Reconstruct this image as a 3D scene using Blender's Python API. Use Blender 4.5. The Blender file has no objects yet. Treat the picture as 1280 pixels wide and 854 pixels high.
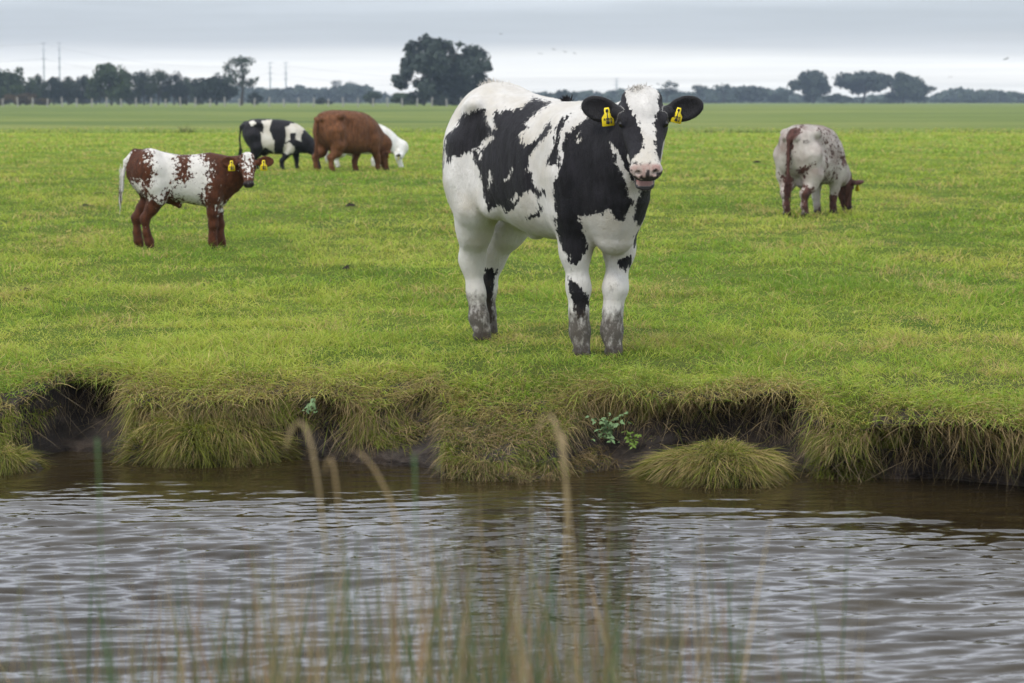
import bpy, math, random, os
import numpy as np
from mathutils import Vector
R = math.radians
rng = np.random.default_rng(7)
scene = bpy.context.scene
COL = scene.collection
ONLY = os.environ.get('ONLY', '')          # quick tests of a single part of the scene
def want(k): return (not ONLY) or (k in ONLY.split(','))
CAMZ = 1.3

# ------------------------------------------------------------------ helpers
def tag(o, label=None, cat=None, group=None, kind=None):
    if label: o['label'] = label
    if cat: o['category'] = cat
    if group: o['group'] = group
    if kind: o['kind'] = kind
    return o

def empty(name, loc, rz=0):
    o = bpy.data.objects.new(name, None); COL.objects.link(o)
    o.location = loc; o.rotation_euler = (0, 0, rz); o.empty_display_size = .2
    return o

def mesh_obj(name, V, F, mat, parent=None, attrs=None, smooth=True, cols=None, loc=None):
    """V (n,3); F (m,3|4) int array (or list of such arrays); attrs: point float layers; cols: point colour layers"""
    me = bpy.data.meshes.new(name)
    Fs = F if isinstance(F, list) else [F]
    Fs = [np.asarray(f, dtype=np.int32) for f in Fs if len(f)]
    V = np.asarray(V, dtype=np.float32)
    me.vertices.add(len(V)); me.vertices.foreach_set('co', V.ravel())
    loops = np.concatenate([f.ravel() for f in Fs])
    tot = np.concatenate([np.full(len(f), f.shape[1], dtype=np.int32) for f in Fs])
    st = np.concatenate([[0], np.cumsum(tot)[:-1]]).astype(np.int32)
    me.loops.add(len(loops)); me.loops.foreach_set('vertex_index', loops)
    me.polygons.add(len(tot)); me.polygons.foreach_set('loop_start', st)
    me.polygons.foreach_set('loop_total', tot)
    me.update(calc_edges=True)
    if smooth: me.polygons.foreach_set('use_smooth', np.ones(len(tot), dtype=bool))
    for k, a in (attrs or {}).items():
        l = me.attributes.new(k, 'FLOAT', 'POINT'); l.data.foreach_set('value', np.asarray(a, dtype=np.float32))
    for k, a in (cols or {}).items():
        a = np.asarray(a, dtype=np.float32)
        if a.shape[1] == 3: a = np.concatenate([a, np.ones((len(a), 1), np.float32)], 1)
        l = me.attributes.new(k, 'FLOAT_COLOR', 'POINT'); l.data.foreach_set('color', a.ravel())
    if mat: me.materials.append(mat)
    o = bpy.data.objects.new(name, me); COL.objects.link(o)
    if parent: o.parent = parent
    if loc is not None: o.location = loc
    return o

# value noise -------------------------------------------------------------
def _hash(ix, iy, iz, seed):
    h = (ix.astype(np.int64) * 374761393 + iy.astype(np.int64) * 668265263 + iz.astype(np.int64) * 2147483647 + seed * 974634777)
    h = (h ^ (h >> 13)) * 1274126177
    h = h ^ (h >> 16)
    return (h & 0xffffff) / float(0xffffff)
def vnoise(x, y, z=None, seed=0):
    x = np.asarray(x, float); y = np.asarray(y, float)
    z = np.zeros_like(x) if z is None else np.asarray(z, float)
    ix, iy, iz = np.floor(x), np.floor(y), np.floor(z)
    fx, fy, fz = x - ix, y - iy, z - iz
    fx, fy, fz = [f * f * (3 - 2 * f) for f in (fx, fy, fz)]
    r = 0
    for dx in (0, 1):
        for dy in (0, 1):
            for dz in (0, 1):
                w = (fx if dx else 1 - fx) * (fy if dy else 1 - fy) * (fz if dz else 1 - fz)
                r = r + w * _hash(ix + dx, iy + dy, iz + dz, seed)
    return r * 2 - 1
def fbm(x, y, z=None, seed=0, oct=4, gain=.5):
    a, s, r = 1., 0., 0.
    for i in range(oct):
        r = r + a * vnoise(np.asarray(x) * 2**i, np.asarray(y) * 2**i, None if z is None else np.asarray(z) * 2**i, seed + i * 17)
        s += a; a *= gain
    return r / s
def sstep(a, b, x):
    t = np.clip((np.asarray(x, float) - a) / (b - a), 0, 1); return t * t * (3 - 2 * t)
def nrm(v): v = np.asarray(v, float); return v / np.linalg.norm(v)

# materials ---------------------------------------------------------------
class NT:
    def __init__(self, name):
        self.m = bpy.data.materials.new(name); self.m.use_nodes = True
        self.t = self.m.node_tree; self.t.nodes.clear()
        self.out = self.t.nodes.new('ShaderNodeOutputMaterial')
    def n(self, typ, **kw):
        nd = self.t.nodes.new('ShaderNode' + typ)
        for k, v in kw.items():
            if k.startswith('i_'):
                key = k[2:]; key = int(key) if key.isdigit() else key.replace('_', ' ')
                self.set(nd, key, v)
            else: setattr(nd, k, v)
        return nd
    def set(self, nd, key, v):
        s = nd.inputs[key]
        if isinstance(v, bpy.types.NodeSocket): self.t.links.new(v, s)
        else: s.default_value = v
    def math(self, op, a, b=None, clamp=False):
        nd = self.n('Math', operation=op, use_clamp=clamp); self.set(nd, 0, a)
        if b is not None: self.set(nd, 1, b)
        return nd.outputs[0]
    def mix(self, f, a, b, blend='MIX'):
        nd = self.n('Mix', data_type='RGBA', blend_type=blend)
        self.set(nd, 0, f); self.set(nd, 6, a); self.set(nd, 7, b); return nd.outputs[2]
    def attr(self, name, out='Fac'):
        return self.n('Attribute', attribute_name=name).outputs[out]
    def noise(self, vec, scale, detail=3, rough=.55, out='Fac', dist=0):
        nd = self.n('TexNoise'); nd.inputs['Scale'].default_value = scale
        nd.inputs['Detail'].default_value = detail; nd.inputs['Roughness'].default_value = rough
        nd.inputs['Distortion'].default_value = dist
        if vec is not None: self.t.links.new(vec, nd.inputs['Vector'])
        return nd.outputs[out]
    def objco(self, scale=(1, 1, 1)):
        tc = self.n('TexCoord').outputs['Object']
        mp = self.n('Mapping'); mp.inputs['Scale'].default_value = scale
        self.t.links.new(tc, mp.inputs[0]); return mp.outputs[0]
    def ramp(self, fac, stops, interp='LINEAR'):
        nd = self.n('ValToRGB'); cr = nd.color_ramp; cr.interpolation = interp
        while len(cr.elements) < len(stops): cr.elements.new(.5)
        for e, (p, c) in zip(cr.elements, stops):
            e.position = p; e.color = (*c, 1) if len(c) == 3 else c
        self.t.links.new(fac, nd.inputs[0]); return nd.outputs[0]
    def bump(self, h, strength=.3, dist=.01):
        nd = self.n('Bump'); nd.inputs['Strength'].default_value = strength
        nd.inputs['Distance'].default_value = dist; self.t.links.new(h, nd.inputs['Height']); return nd.outputs[0]
    def bsdf(self, color, rough=.8, spec=.3, normal=None, **kw):
        b = self.n('BsdfPrincipled')
        self.set(b, 'Base Color', color if isinstance(color, bpy.types.NodeSocket) else (*color, 1)); self.set(b, 'Roughness', rough)
        self.set(b, 'Specular IOR Level', spec)
        if normal is not None: self.set(b, 'Normal', normal)
        for k, v in kw.items(): self.set(b, k.replace('_', ' '), v)
        self.t.links.new(b.outputs[0], self.out.inputs[0]); return b

def simple_mat(name, col, rough=.8, spec=.3, noise=0, nscale=20):
    t = NT(name); c = (*col, 1)
    if noise:
        f = t.noise(t.objco(), nscale, 4)
        c = t.mix(f, tuple(x * (1 - noise) for x in col) + (1,), tuple(min(1, x * (1 + noise)) for x in col) + (1,))
        t.bsdf(c, rough, spec)
    else: t.bsdf(col, rough, spec)
    return t.m
# ------------------------------------------------------------------ animals: implicit body -> one continuous mesh
VIEWS = {}
class Body:
    def __init__(self): self.p = []
    def add(self, fn, lo, hi, k=.03, grp='body', op='u'):
        self.p.append((fn, np.array(lo, float), np.array(hi, float), k, grp, op))
    def rc(self, a, b, ra, rb, k=.03, grp='body', flat=None, op='u'):
        a, b = np.array(a, float), np.array(b, float); ab = b - a; L2 = max(ab @ ab, 1e-9)
        def fn(P):
            q = P - a
            if flat is not None:
                w, s = nrm(flat[0]), flat[1]
                w = nrm(w - ab * (w @ ab) / L2) if L2 > 1e-6 else w
                q = q + ((q @ w) * (1 / s - 1))[..., None] * w
            t = np.clip((q @ ab) / L2, 0, 1)
            return np.linalg.norm(q - t[..., None] * ab, axis=-1) - (ra + (rb - ra) * t)
        m = max(ra, rb) * (max(1, flat[1]) if flat else 1) + k
        self.add(fn, np.minimum(a, b) - m, np.maximum(a, b) + m, k, grp, op)
    def ell(self, c, r, axes=None, k=.03, grp='body', op='u'):
        c, r = np.array(c, float), np.array(r, float)
        A = np.eye(3) if axes is None else np.array([nrm(v) for v in axes])
        def fn(P):
            q = (P - c) @ A.T
            k0 = np.linalg.norm(q / r, axis=-1); k1 = np.linalg.norm(q / (r * r), axis=-1) + 1e-9
            return k0 * (k0 - 1) / k1
        m = r.max() + k
        self.add(fn, c - m, c + m, k, grp, op)
    def loft(self, o, X, U, st, k=.03, grp='body', n=2.0):
        o, X = np.array(o, float), nrm(X); U = np.array(U, float); U = nrm(U - X * (X @ U)); S = np.cross(U, X)
        st = np.array(st, float); tt = np.linspace(st[0, 0], st[-1, 0], 240)
        # monotone-ish smooth interpolation: linear then smoothed
        D = np.stack([np.interp(tt, st[:, 0], st[:, j]) for j in range(1, 5)], 1)
        w = max(3, int(240 * .045)); ker = np.hanning(2 * w + 1); ker /= ker.sum()
        Dp = np.pad(D, ((w, w), (0, 0)), mode='edge')
        D2 = np.stack([np.convolve(Dp[:, j], ker, 'valid') for j in range(4)], 1)
        e = np.minimum(np.arange(240), np.arange(240)[::-1]) / w; e = np.clip(e, 0, 1)[:, None]
        D = D * (1 - e) + D2 * e
        def fn(P):
            q = P - o; t = q @ X; s = q @ S; u = q @ U; tc = np.clip(t, tt[0], tt[-1])
            off, hw, hu, hd = [np.interp(tc, tt, D[:, j]) for j in range(4)]
            v = u - off; hh = np.where(v > 0, hu, hd)
            e = (np.abs(s / hw) ** n + np.abs(v / hh) ** n) ** (1 / n)
            rr = np.sqrt(s * s + v * v) + 1e-9
            d = (e - 1) * np.minimum(rr / np.maximum(e, 1e-3), np.maximum(hw, hh))
            d = np.where(e < .3, -.7 * np.minimum(hw, hh), d)
            ex = t - tc
            return np.where(ex != 0, np.sqrt(np.maximum(d, 0) ** 2 + ex ** 2) , d)
        m = st[:, 2:5].max() + k + .05 + np.abs(st[:, 1]).max()
        A = o + X * st[0, 0]; B = o + X * st[-1, 0]
        self.add(fn, np.minimum(A, B) - m, np.maximum(A, B) + m, k, grp)
    def ev(self, P):
        F = np.full(len(P), .5)
        for fn, a, b, k, g, op in self.p:
            m = np.flatnonzero(((P > a) & (P < b)).all(1))
            if not len(m): continue
            d = fn(P[m]); s = F[m]
            if op == 'u':
                hh = np.maximum(k - np.abs(s - d), 0) / k; F[m] = np.minimum(s, d) - hh * hh * k * .25
            else:
                hh = np.maximum(k - np.abs(s + d), 0) / k; F[m] = np.maximum(s, -d) + hh * hh * k * .25
        return F
    def mesh(self, h):
        lo = np.min([p[1] for p in self.p if p[5] == 'u'], 0) - 2 * h; hi = np.max([p[2] for p in self.p if p[5] == 'u'], 0) + 2 * h
        lo[2] = max(lo[2], -.06)
        K = 4; nc = np.ceil((hi - lo) / (h * K)).astype(int) + 1; n = (nc - 1) * K + 1
        C = np.stack(np.meshgrid(*[lo[i] + np.arange(nc[i]) * h * K for i in range(3)], indexing='ij'), -1).reshape(-1, 3)
        Fc = self.ev(C).reshape(nc)
        near = np.abs(Fc) < h * K * 2.6
        blk = np.zeros(nc - 1, bool)
        for d in np.ndindex(2, 2, 2): blk |= near[d[0]:nc[0] - 1 + d[0], d[1]:nc[1] - 1 + d[1], d[2]:nc[2] - 1 + d[2]]
        F = np.full(n, .5, np.float32)
        F[:-1, :-1, :-1] = np.where(np.kron(Fc[:-1, :-1, :-1] < 0, np.ones((K, K, K), bool)), -.5, .5)
        A = np.zeros(n, bool)
        for i, j, k in np.argwhere(blk): A[i * K:i * K + K + 1, j * K:j * K + K + 1, k * K:k * K + K + 1] = True
        I = np.argwhere(A); F[A] = self.ev(lo + I * h)
        return surface_nets(F, lo, h)
    def groups(self, V):
        names = sorted({p[4] for p in self.p}); D = np.full((len(names), len(V)), 9., np.float32)
        for fn, a, b, k, g, op in self.p:
            if op != 'u': continue
            m = ((V > a - .02) & (V < b + .02)).all(1)
            if m.any():
                i = names.index(g); D[i, m] = np.minimum(D[i, m], fn(V[m]))
        return names, D

def surface_nets(F, lo, h):
    ins = F < 0
    nx, ny, nz = F.shape
    c = np.zeros((nx - 1, ny - 1, nz - 1), np.int8)
    for dx in (0, 1):
        for dy in (0, 1):
            for dz in (0, 1): c += ins[dx:nx - 1 + dx, dy:ny - 1 + dy, dz:nz - 1 + dz]
    act = (c > 0) & (c < 8)
    idx = np.full(act.shape, -1, np.int32); I = np.argwhere(act); idx[act] = np.arange(len(I))
    acc = np.zeros((len(I), 3)); cnt = np.zeros(len(I))
    cor = [(0, 0, 0), (1, 0, 0), (0, 1, 0), (1, 1, 0), (0, 0, 1), (1, 0, 1), (0, 1, 1), (1, 1, 1)]
    for i in range(8):
        for j in range(i + 1, 8):
            a, b = np.array(cor[i]), np.array(cor[j])
            if np.abs(a - b).sum() != 1: continue
            fa = F[I[:, 0] + a[0], I[:, 1] + a[1], I[:, 2] + a[2]]; fb = F[I[:, 0] + b[0], I[:, 1] + b[1], I[:, 2] + b[2]]
            m = (fa < 0) != (fb < 0)
            t = np.where(m, fa / (fa - fb + 1e-12), 0)
            p = a + (b - a) * t[:, None]
            acc[m] += p[m]; cnt[m] += 1
    V = lo + (I + acc / cnt[:, None]) * h
    Q = []
    for ax in range(3):
        sl0 = [slice(None)] * 3; sl1 = [slice(None)] * 3
        sl0[ax] = slice(0, -1); sl1[ax] = slice(1, None)
        a, b = ins[tuple(sl0)], ins[tuple(sl1)]
        E = np.argwhere(a != b); fl = a[tuple(E.T)]
        o1, o2 = [(1, 2), (2, 0), (0, 1)][ax]
        ok = (E[:, o1] > 0) & (E[:, o2] > 0) & (E[:, o1] < F.shape[o1] - 1) & (E[:, o2] < F.shape[o2] - 1)
        E, fl = E[ok], fl[ok]
        def g(d1, d2):
            e = E.copy(); e[:, o1] += d1; e[:, o2] += d2; return idx[e[:, 0], e[:, 1], e[:, 2]]
        q = np.stack([g(-1, -1), g(0, -1), g(0, 0), g(-1, 0)], 1)
        q[~fl] = q[~fl][:, ::-1]
        Q.append(q[(q >= 0).all(1)])
    return V, np.concatenate(Q)

def smooth_mesh(V, Q, it=2, lam=.5):
    E = np.concatenate([Q[:, [0, 1]], Q[:, [1, 2]], Q[:, [2, 3]], Q[:, [3, 0]]])
    cnt = np.bincount(E.ravel(), minlength=len(V)).astype(float)
    for i in range(it):
        for l in (lam, -lam * 1.03):
            S = np.zeros_like(V)
            for j in range(3):
                S[:, j] = np.bincount(E[:, 0], V[E[:, 1], j], len(V)) + np.bincount(E[:, 1], V[E[:, 0], j], len(V))
            V = V + l * (S / cnt[:, None] - V)
    return V
def vnormals(V, Q):
    n = np.cross(V[Q[:, 2]] - V[Q[:, 0]], V[Q[:, 3]] - V[Q[:, 1]])
    N = np.zeros_like(V)
    for c in range(4):
        for j in range(3): N[:, j] += np.bincount(Q[:, c], n[:, j], len(V))
    return N / (np.linalg.norm(N, axis=1)[:, None] + 1e-12)

def poly_sd(U, poly):
    """signed distance, positive inside; U (n,2)"""
    P = np.array(poly, float); d = np.full(len(U), 1e9); ins = np.zeros(len(U), bool)
    for i in range(len(P)):
        a, b = P[i], P[(i + 1) % len(P)]; ab = b - a; q = U - a
        t = np.clip((q @ ab) / (ab @ ab + 1e-12), 0, 1)
        d = np.minimum(d, ((q - t[:, None] * ab) ** 2).sum(1))
        c = ((a[1] > U[:, 1]) != (b[1] > U[:, 1])) & (U[:, 0] < (b[0] - a[0]) * (U[:, 1] - a[1]) / (b[1] - a[1] + 1e-12) + a[0])
        ins ^= c
    d = np.sqrt(d); return np.where(ins, d, -d)

def coat_mask(U, grp_idx, names, sheet):
    """sheet: list of (groups or '*', 'd'|'l', polygon[(u,v) cm])"""
    m = np.full(len(U), -.08)
    for g, kind, poly in sheet:
        sel = np.ones(len(U), bool) if g == '*' else np.isin(grp_idx, [names.index(x) for x in g.split('+') if x in names])
        if not sel.any(): continue
        sd = poly_sd(U[sel], np.array(poly) / 100.)
        sd = np.clip(sd, -.08, .08)
        m[sel] = np.maximum(m[sel], sd) if kind == 'd' else (np.maximum(m[sel], np.minimum(sd, -.012)) if kind == 'h' else np.minimum(m[sel], -sd))
    return m

def coat_material(name, dark, light, edge=.012, escale=55, roan=0, rscale=90, streak=.4, dirtcol=(.026, .018, .011), light2=None):
    t = NT(name)
    co = t.objco((1, 1, streak)); base = t.attr('mask')
    n1 = t.math('SUBTRACT', t.noise(co, escale, 4, .6), .5)
    n2 = t.math('SUBTRACT', t.noise(t.objco((1, 1, .8)), rscale, 3, .7), .5)
    v = t.math('ADD', base, t.math('MULTIPLY', n1, edge * 4.5))
    if roan: v = t.math('ADD', v, t.math('MULTIPLY', n2, roan))
    mr = t.n('MapRange', interpolation_type='SMOOTHSTEP'); t.set(mr, 'Value', v)
    mr.inputs['From Min'].default_value = -.004; mr.inputs['From Max'].default_value = .004
    f = mr.outputs[0]
    var = t.n('MapRange', i_0=t.noise(t.objco((1, 1, streak * .6)), 30, 6, .7), i_1=.32, i_2=.68).outputs[0]
    D = t.mix(var, tuple(x * .45 for x in dark) + (1,), tuple(x * y for x, y in zip(dark, (1.7, 1.7, 1.8))) + (1,))  # lighter streaks put the gloss of the hair into the dark colour
    l2 = light2 or tuple(x * y for x, y in zip(light, (.80, .76, .68)))
    big = t.noise(t.objco(), 5, 3)
    big = t.n('MapRange', i_0=big, i_1=.40, i_2=.68).outputs[0]
    L = t.mix(big, (*light, 1), (*l2, 1))
    L = t.mix(t.math('MULTIPLY', var, .45), L, tuple(x * .70 for x in light) + (1,))
    c = t.mix(f, L, D)
    c = t.mix(t.attr('pink'), c, (.33, .165, .14, 1))
    c = t.mix(t.attr('blk'), c, (.014, .013, .014, 1))
    dn = t.n('MapRange', i_0=t.math('ADD', t.attr('dirt'), t.math('MULTIPLY', t.math('SUBTRACT', t.noise(t.objco((1, 1, .6)), 38, 5, .7), .5), 1.3)), i_1=.35, i_2=.75).outputs[0]
    dc = t.mix(t.noise(t.objco(), 60, 4), (*dirtcol, 1), tuple(x * 1.9 for x in dirtcol) + (1,))
    c = t.mix(t.math('MULTIPLY', dn, .88), c, dc)
    hair = t.noise(t.objco((1, 1, .22)), 210, 3, .7)
    bmp = t.bump(t.math('ADD', hair, t.math('MULTIPLY', t.noise(co, 30, 4, .6), 1.2)), 1.0, .008)
    rough = t.n('MapRange', i_0=t.attr('blk'), i_3=.62, i_4=.3).outputs[0]
    t.bsdf(c, rough, .18, bmp, Sheen_Weight=.03, Sheen_Roughness=.5)
    return t.m

def leg(B, pts, rad, grp, k=.035, hoof=None, flatax=None):
    for i in range(len(pts) - 1):
        B.rc(pts[i], pts[i + 1], rad[i], rad[i + 1], k, grp, flat=None)
    if hoof is not None:
        f, r = np.array(pts[-1], float), hoof[0]; d = nrm([hoof[1][0], hoof[1][1], 0]); s = np.array([-d[1], d[0], 0])
        for q in (-1, 1):          # the two claws
            c = f + s * q * r * .42
            B.rc(c + d * r * .1 + [0, 0, r * .9], c + d * r * .62 - [0, 0, f[2] - r * .25], r * .62, r * .55, .008, grp)
            B.rc(c - d * r * .35 - [0, 0, f[2] - r * .4], c + d * r * .6 - [0, 0, f[2] - r * .3], r * .5, r * .5, .008, grp)
        B.rc(f - d * r * .75 + [0, 0, r * 1.0], f - d * r * .8 + [0, 0, r * .8], r * .28, r * .22, .01, grp)   # dew claws

def build_animal(name, P, mat, h=.008):
    """P: dict with the animal's measures and pose in its own frame (x forward, y left, z up)"""
    B = Body(); g = P.get
    B.loft((0, 0, 0), (1, 0, 0), (0, 0, 1), P['trunk'], .05, 'body', n=g('tn', 2.25))
    for q in P.get('lumps', []):
        kind = q[0]
        if kind == 'e': B.ell(q[1], q[2], q[3] if len(q) > 3 else None, q[4] if len(q) > 4 else .06, q[5] if len(q) > 5 else 'body')
        else: B.rc(q[1], q[2], q[3], q[4], q[5] if len(q) > 5 else .06, q[6] if len(q) > 6 else 'body', q[7] if len(q) > 7 else None)
    for nm, pts, rad, hf in P['legs']: leg(B, pts, rad, nm, hoof=hf, k=g('legk', .045))
    for a, b, ra, rb, fl in P['neck']: B.rc(a, b, ra, rb, .07, 'neck', flat=fl)
    # head
    o = np.array(P['poll'], float); X = nrm(P['hdir']); U = np.array(P['hup'], float); U = nrm(U - X * (X @ U)); S = np.cross(U, X)  # S = head's right? (sign handled below)
    s = P['hs']
    def H(t, sd, u): return o + (X * t + S * sd + U * u) * s
    hst = [(-.035, -.055, .045, .03, .03), (-.01, -.052, .090, .046, .06), (.06, -.055, .102, .052, .09), (.14, -.06, .108, .052, .105), (.20, -.065, .103, .050, .100),
           (.27, -.066, .090, .047, .075), (.34, -.064, .077, .046, .058), (.40, -.062, .068, .046, .050), (.445, -.062, .074, .046, .046), (.475, -.064, .066, .038, .036), (.492, -.066, .045, .02, .02)]
    hst = [(a * s, b * s, c * s, d * s, e * s) for a, b, c, d, e in hst]
    B.loft(o, X, U, hst, .012 * s, 'head', n=2.35)
    B.ell(H(.0, 0, -.035), (.055 * s, .085 * s, .042 * s), (X, S, U), .04 * s, 'head')
    op = g('mouth', .0)
    for q in (-1, 1):
        B.rc(H(.13, q * .07, -.125), H(.27, q * .045, -.125 - op * .3), .042 * s, .03 * s, .03 * s, 'head')
        B.rc(H(.25, q * .042, -.125 - op * .2), H(.43, q * .026, -.110 - op), .032 * s, .019 * s, .02 * s, 'jaw')
        B.ell(H(.13, q * .085, -.09), (.075 * s, .035 * s, .06 * s), (X, S, U), .03 * s, 'head')      # cheek
        B.ell(H(.160, q * .100, -.026), (.036 * s, .018 * s, .020 * s), (X, S, U), .02 * s, 'head')   # brow / orbit
        B.ell(H(.45, q * .045, -.05), (.03 * s, .033 * s, .032 * s), (X, S, U), .015 * s, 'muzzle')
        B.ell(H(.478, q * .040, -.040), (.010 * s, .016 * s, .010 * s), (X + S * q * .5, S - X * q * .5, U), .006 * s, 'muzzle', 'sub')  # nostril
        B.ell(H(.180, q * .122, -.030), (.022 * s, .016 * s, .017 * s), (X, S, U), .006 * s, 'head', 'sub')
    if op > 0:
        B.ell(H(.43, 0, -.108 - op), (.038 * s, .044 * s, .016 * s), (X, S, U), .012 * s, 'jaw')
        B.ell(H(.435, 0, -.106 - op * .35), (.040 * s, .040 * s, (.006 + op * .33) * s), (X, S, U), .006 * s, 'muzzle', 'sub')
    # ears
    for q, (ed, en) in zip((-1, 1), P['ears']):
        ed = nrm(ed); en = np.array(en, float); en = nrm(en - ed * (en @ ed)); ew = np.cross(ed, en)
        b0 = H(g('eart', .10), q * .098, -.062); L = g('earL', .19) * s; w = g('earW', .062) * s
        B.rc(b0 - ed * .02 * s, b0 + ed * .05 * s, .036 * s, .032 * s, .025 * s, 'ear')
        B.ell(b0 + ed * L * .58, (L * .50, w, .017 * s + .004), (ed, ew, en), .02 * s, 'ear')
        B.ell(b0 + ed * L * .62 + en * .016 * s, (L * .38, w * .70, .014 * s), (ed, ew, en), .01 * s, 'ear', 'sub')
        P.setdefault('_ear', []).append((b0, ed, ew, en, L, w))
    # tail
    tp = P['tail']
    for i in range(len(tp) - 1): B.rc(tp[i][0], tp[i + 1][0], tp[i][1], tp[i + 1][1], .02 if i else .05, 'tail')
    V, Q = B.mesh(h); V = smooth_mesh(V, Q, 2, .5)
    N = vnormals(V, Q)
    # fur-scale relief: tiny, only breaks up the smooth surface
    V = V + N * (fbm(V[:, 0] * 14, V[:, 1] * 14, V[:, 2] * 9, 3, 3) * P.get('rel', .004))[:, None]
    for c, r, a in P.get('dents', []):
        for q in (1, -1): V = V + N * (a * np.exp(-(((V - np.array(c) * [1, q, 1]) / np.array(r)) ** 2).sum(1)))[:, None]
    if P.get('ribs'):
        x0, x1, A_ = P['ribs']; m_ = sstep(x0, x0 + .08, V[:, 0]) * sstep(x1, x1 - .08, V[:, 0]) * sstep(.62, .8, V[:, 2]) * sstep(1.22, 1.05, V[:, 2])
        V = V + N * (A_ * m_ * np.sin((V[:, 0] + .25 * V[:, 2]) * 75 + fbm(V[:, 0] * 4, V[:, 1] * 4, V[:, 2] * 4, 7, 2) * 2))[:, None]
    names, D = B.groups(V); gi = D.argmin(0)
    vd = nrm(P['view']); rt = nrm(np.cross((0, 0, 1), -vd)) # view: direction of looking, rt: to the right in the side sheet
    rt = nrm(np.cross(vd, (0, 0, 1)))
    Uv = np.stack([V @ rt, V[:, 2]], 1)
    mask = coat_mask(Uv, gi, names, P['sheet'])
    hl = (V - o) @ np.stack([X, S, U], 1) / s
    pink = np.zeros(len(V)); blk = np.zeros(len(V))
    if 'blaze' in P:
        bz = np.array(P['blaze']); hm = np.isin(gi, [names.index(x) for x in ('head', 'muzzle') if x in names])
        cx = np.interp(hl[:, 0], bz[:, 0], bz[:, 2]); hw = np.interp(hl[:, 0], bz[:, 0], bz[:, 1])
        mb = np.abs(hl[:, 1] - cx) - hw; mb = np.minimum(mb, (hl[:, 2] + P.get('cheek', .5)) * 1.5)
        mask = np.where(hm, np.clip(mb * s, -.08, .08), mask)
    ish = np.isin(gi, [names.index(x) for x in ('head', 'muzzle', 'jaw') if x in names])
    if g('pinknose', False):
        pink = ish * sstep(.425, .455, hl[:, 0]) * sstep(-.115, -.095, hl[:, 2]) * (.55 + .5 * fbm(V[:, 0] * 45, V[:, 1] * 45, V[:, 2] * 45, 5, 2))
        nz = fbm(V[:, 0] * 60, V[:, 1] * 60, V[:, 2] * 60, 9, 2)
        blk = ish * sstep(.40, .425, hl[:, 0]) * np.maximum(sstep(-.10, .12, nz + .14 - 14 * (hl[:, 2] + .052)) * .92, sstep(-.074, -.088, hl[:, 2])) * (hl[:, 2] > -.125)
        inm = (np.abs(hl[:, 1]) < .04) & (hl[:, 2] < -.098) & (hl[:, 0] > .36) & (hl[:, 2] > -.096 - op)
        pink = np.where(ish & inm, .85, pink); blk = np.where(ish & inm, .1, blk)
        lip = ish & (hl[:, 0] > .40) & (hl[:, 2] < -.085) & ~inm & (hl[:, 2] > -.112 - op) & (np.abs(hl[:, 1]) > .0)
        blk = np.where(lip, .95, blk)
    else:
        blk = ish * sstep(.40, .43, hl[:, 0]) * .9
    dirt = np.zeros(len(V)); legm = np.array([n.startswith('leg') for n in names])[gi]
    dz = g('dirtz', .3)
    dirt = legm * sstep(dz, dz * .35, V[:, 2]) * .75 + g('dirt0', 0)
    for c, r, a in P.get('stain', []): dirt = np.maximum(dirt, a * sstep(1, .3, np.linalg.norm((V - c) / r, axis=1)))
    hoof = legm * sstep(.060 * s, .030 * s, V[:, 2] + .012 * fbm(V[:, 0] * 30, V[:, 1] * 30, seed=3)); blk = np.maximum(blk, hoof * .75)
    if g('earblk'): blk = np.maximum(blk, (gi == names.index('ear')) * 1.)
    root = empty(name, P['loc'], P['rz']); VIEWS[P.get('key', name)] = (root, P['view'])
    body = mesh_obj('body', V, Q, mat, root, {'mask': mask, 'pink': np.clip(pink, 0, 1), 'blk': np.clip(blk, 0, 1), 'dirt': dirt})
    # eyes
    em = eye_mat()
    for q in (-1, 1):
        c = H(.176, q * .102, -.034)
        eV, eF = uv_sphere(.019 * s, 16, 12); mesh_obj('eye', eV + c, eF, em, root)
    # ear tags
    for i, (b0, ed, ew, en, L, w) in enumerate(P['_ear']):
        if not P.get('tags', (1, 1))[i]: continue
        ear_tag(root, b0 + ed * L * P.get('tagt', .5) + en * .026 * s - np.array([0, 0, P.get('tagz', .0)]), P.get('tagdir', ((0, 0, -1), (0, 0, -1)))[i], en + np.array([0, 0, .25]), s * P.get('tags_s', 1) * P.get('tagk', (1, 1))[i])
    # hair: coat fuzz (short strands lying on the body), one mesh
    if P.get('hair') and not os.environ.get('NOHAIR'):
        n, ln = P['hair']
        fa = np.linalg.norm(np.cross(V[Q[:, 1]] - V[Q[:, 0]], V[Q[:, 3]] - V[Q[:, 0]]), axis=1)
        ch = rng.choice(len(Q), n, p=fa / fa.sum()); w = rng.dirichlet((1, 1, 1, 1), n)
        vi = Q[ch]; p = (V[vi] * w[..., None]).sum(1); nn = N[vi[:, 0]]
        mk = (mask[vi] * w).sum(1); lg = legm[vi[:, 0]]; hd = ish[vi[:, 0]]
        comb = np.tile(np.array([-.55, 0, -.8]), (n, 1)) + rng.normal(0, .35, (n, 3))
        comb[lg] = np.array([0, 0, -1.]) + rng.normal(0, .2, (lg.sum(), 3))
        comb[hd] = -U * .2 - X * .2 + rng.normal(0, .6, (hd.sum(), 3))
        comb -= nn * (comb * nn).sum(1)[:, None]; comb /= np.linalg.norm(comb, axis=1)[:, None] + 1e-9
        lift = rng.uniform(.18, .5, n)[:, None]
        L = ln * rng.uniform(.5, 1.3, n)
        L = np.where(lg, L * .6, L); L = np.where(hd, L * .55, L)
        ok = ~((blk[vi[:, 0]] > .5) & hd) & (V[vi[:, 0], 2] > .06) & (pink[vi[:, 0]] < .3)
        d = nrm2(comb + nn * lift); tip = p + d * L[:, None] - nn * (L * .12)[:, None]
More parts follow.
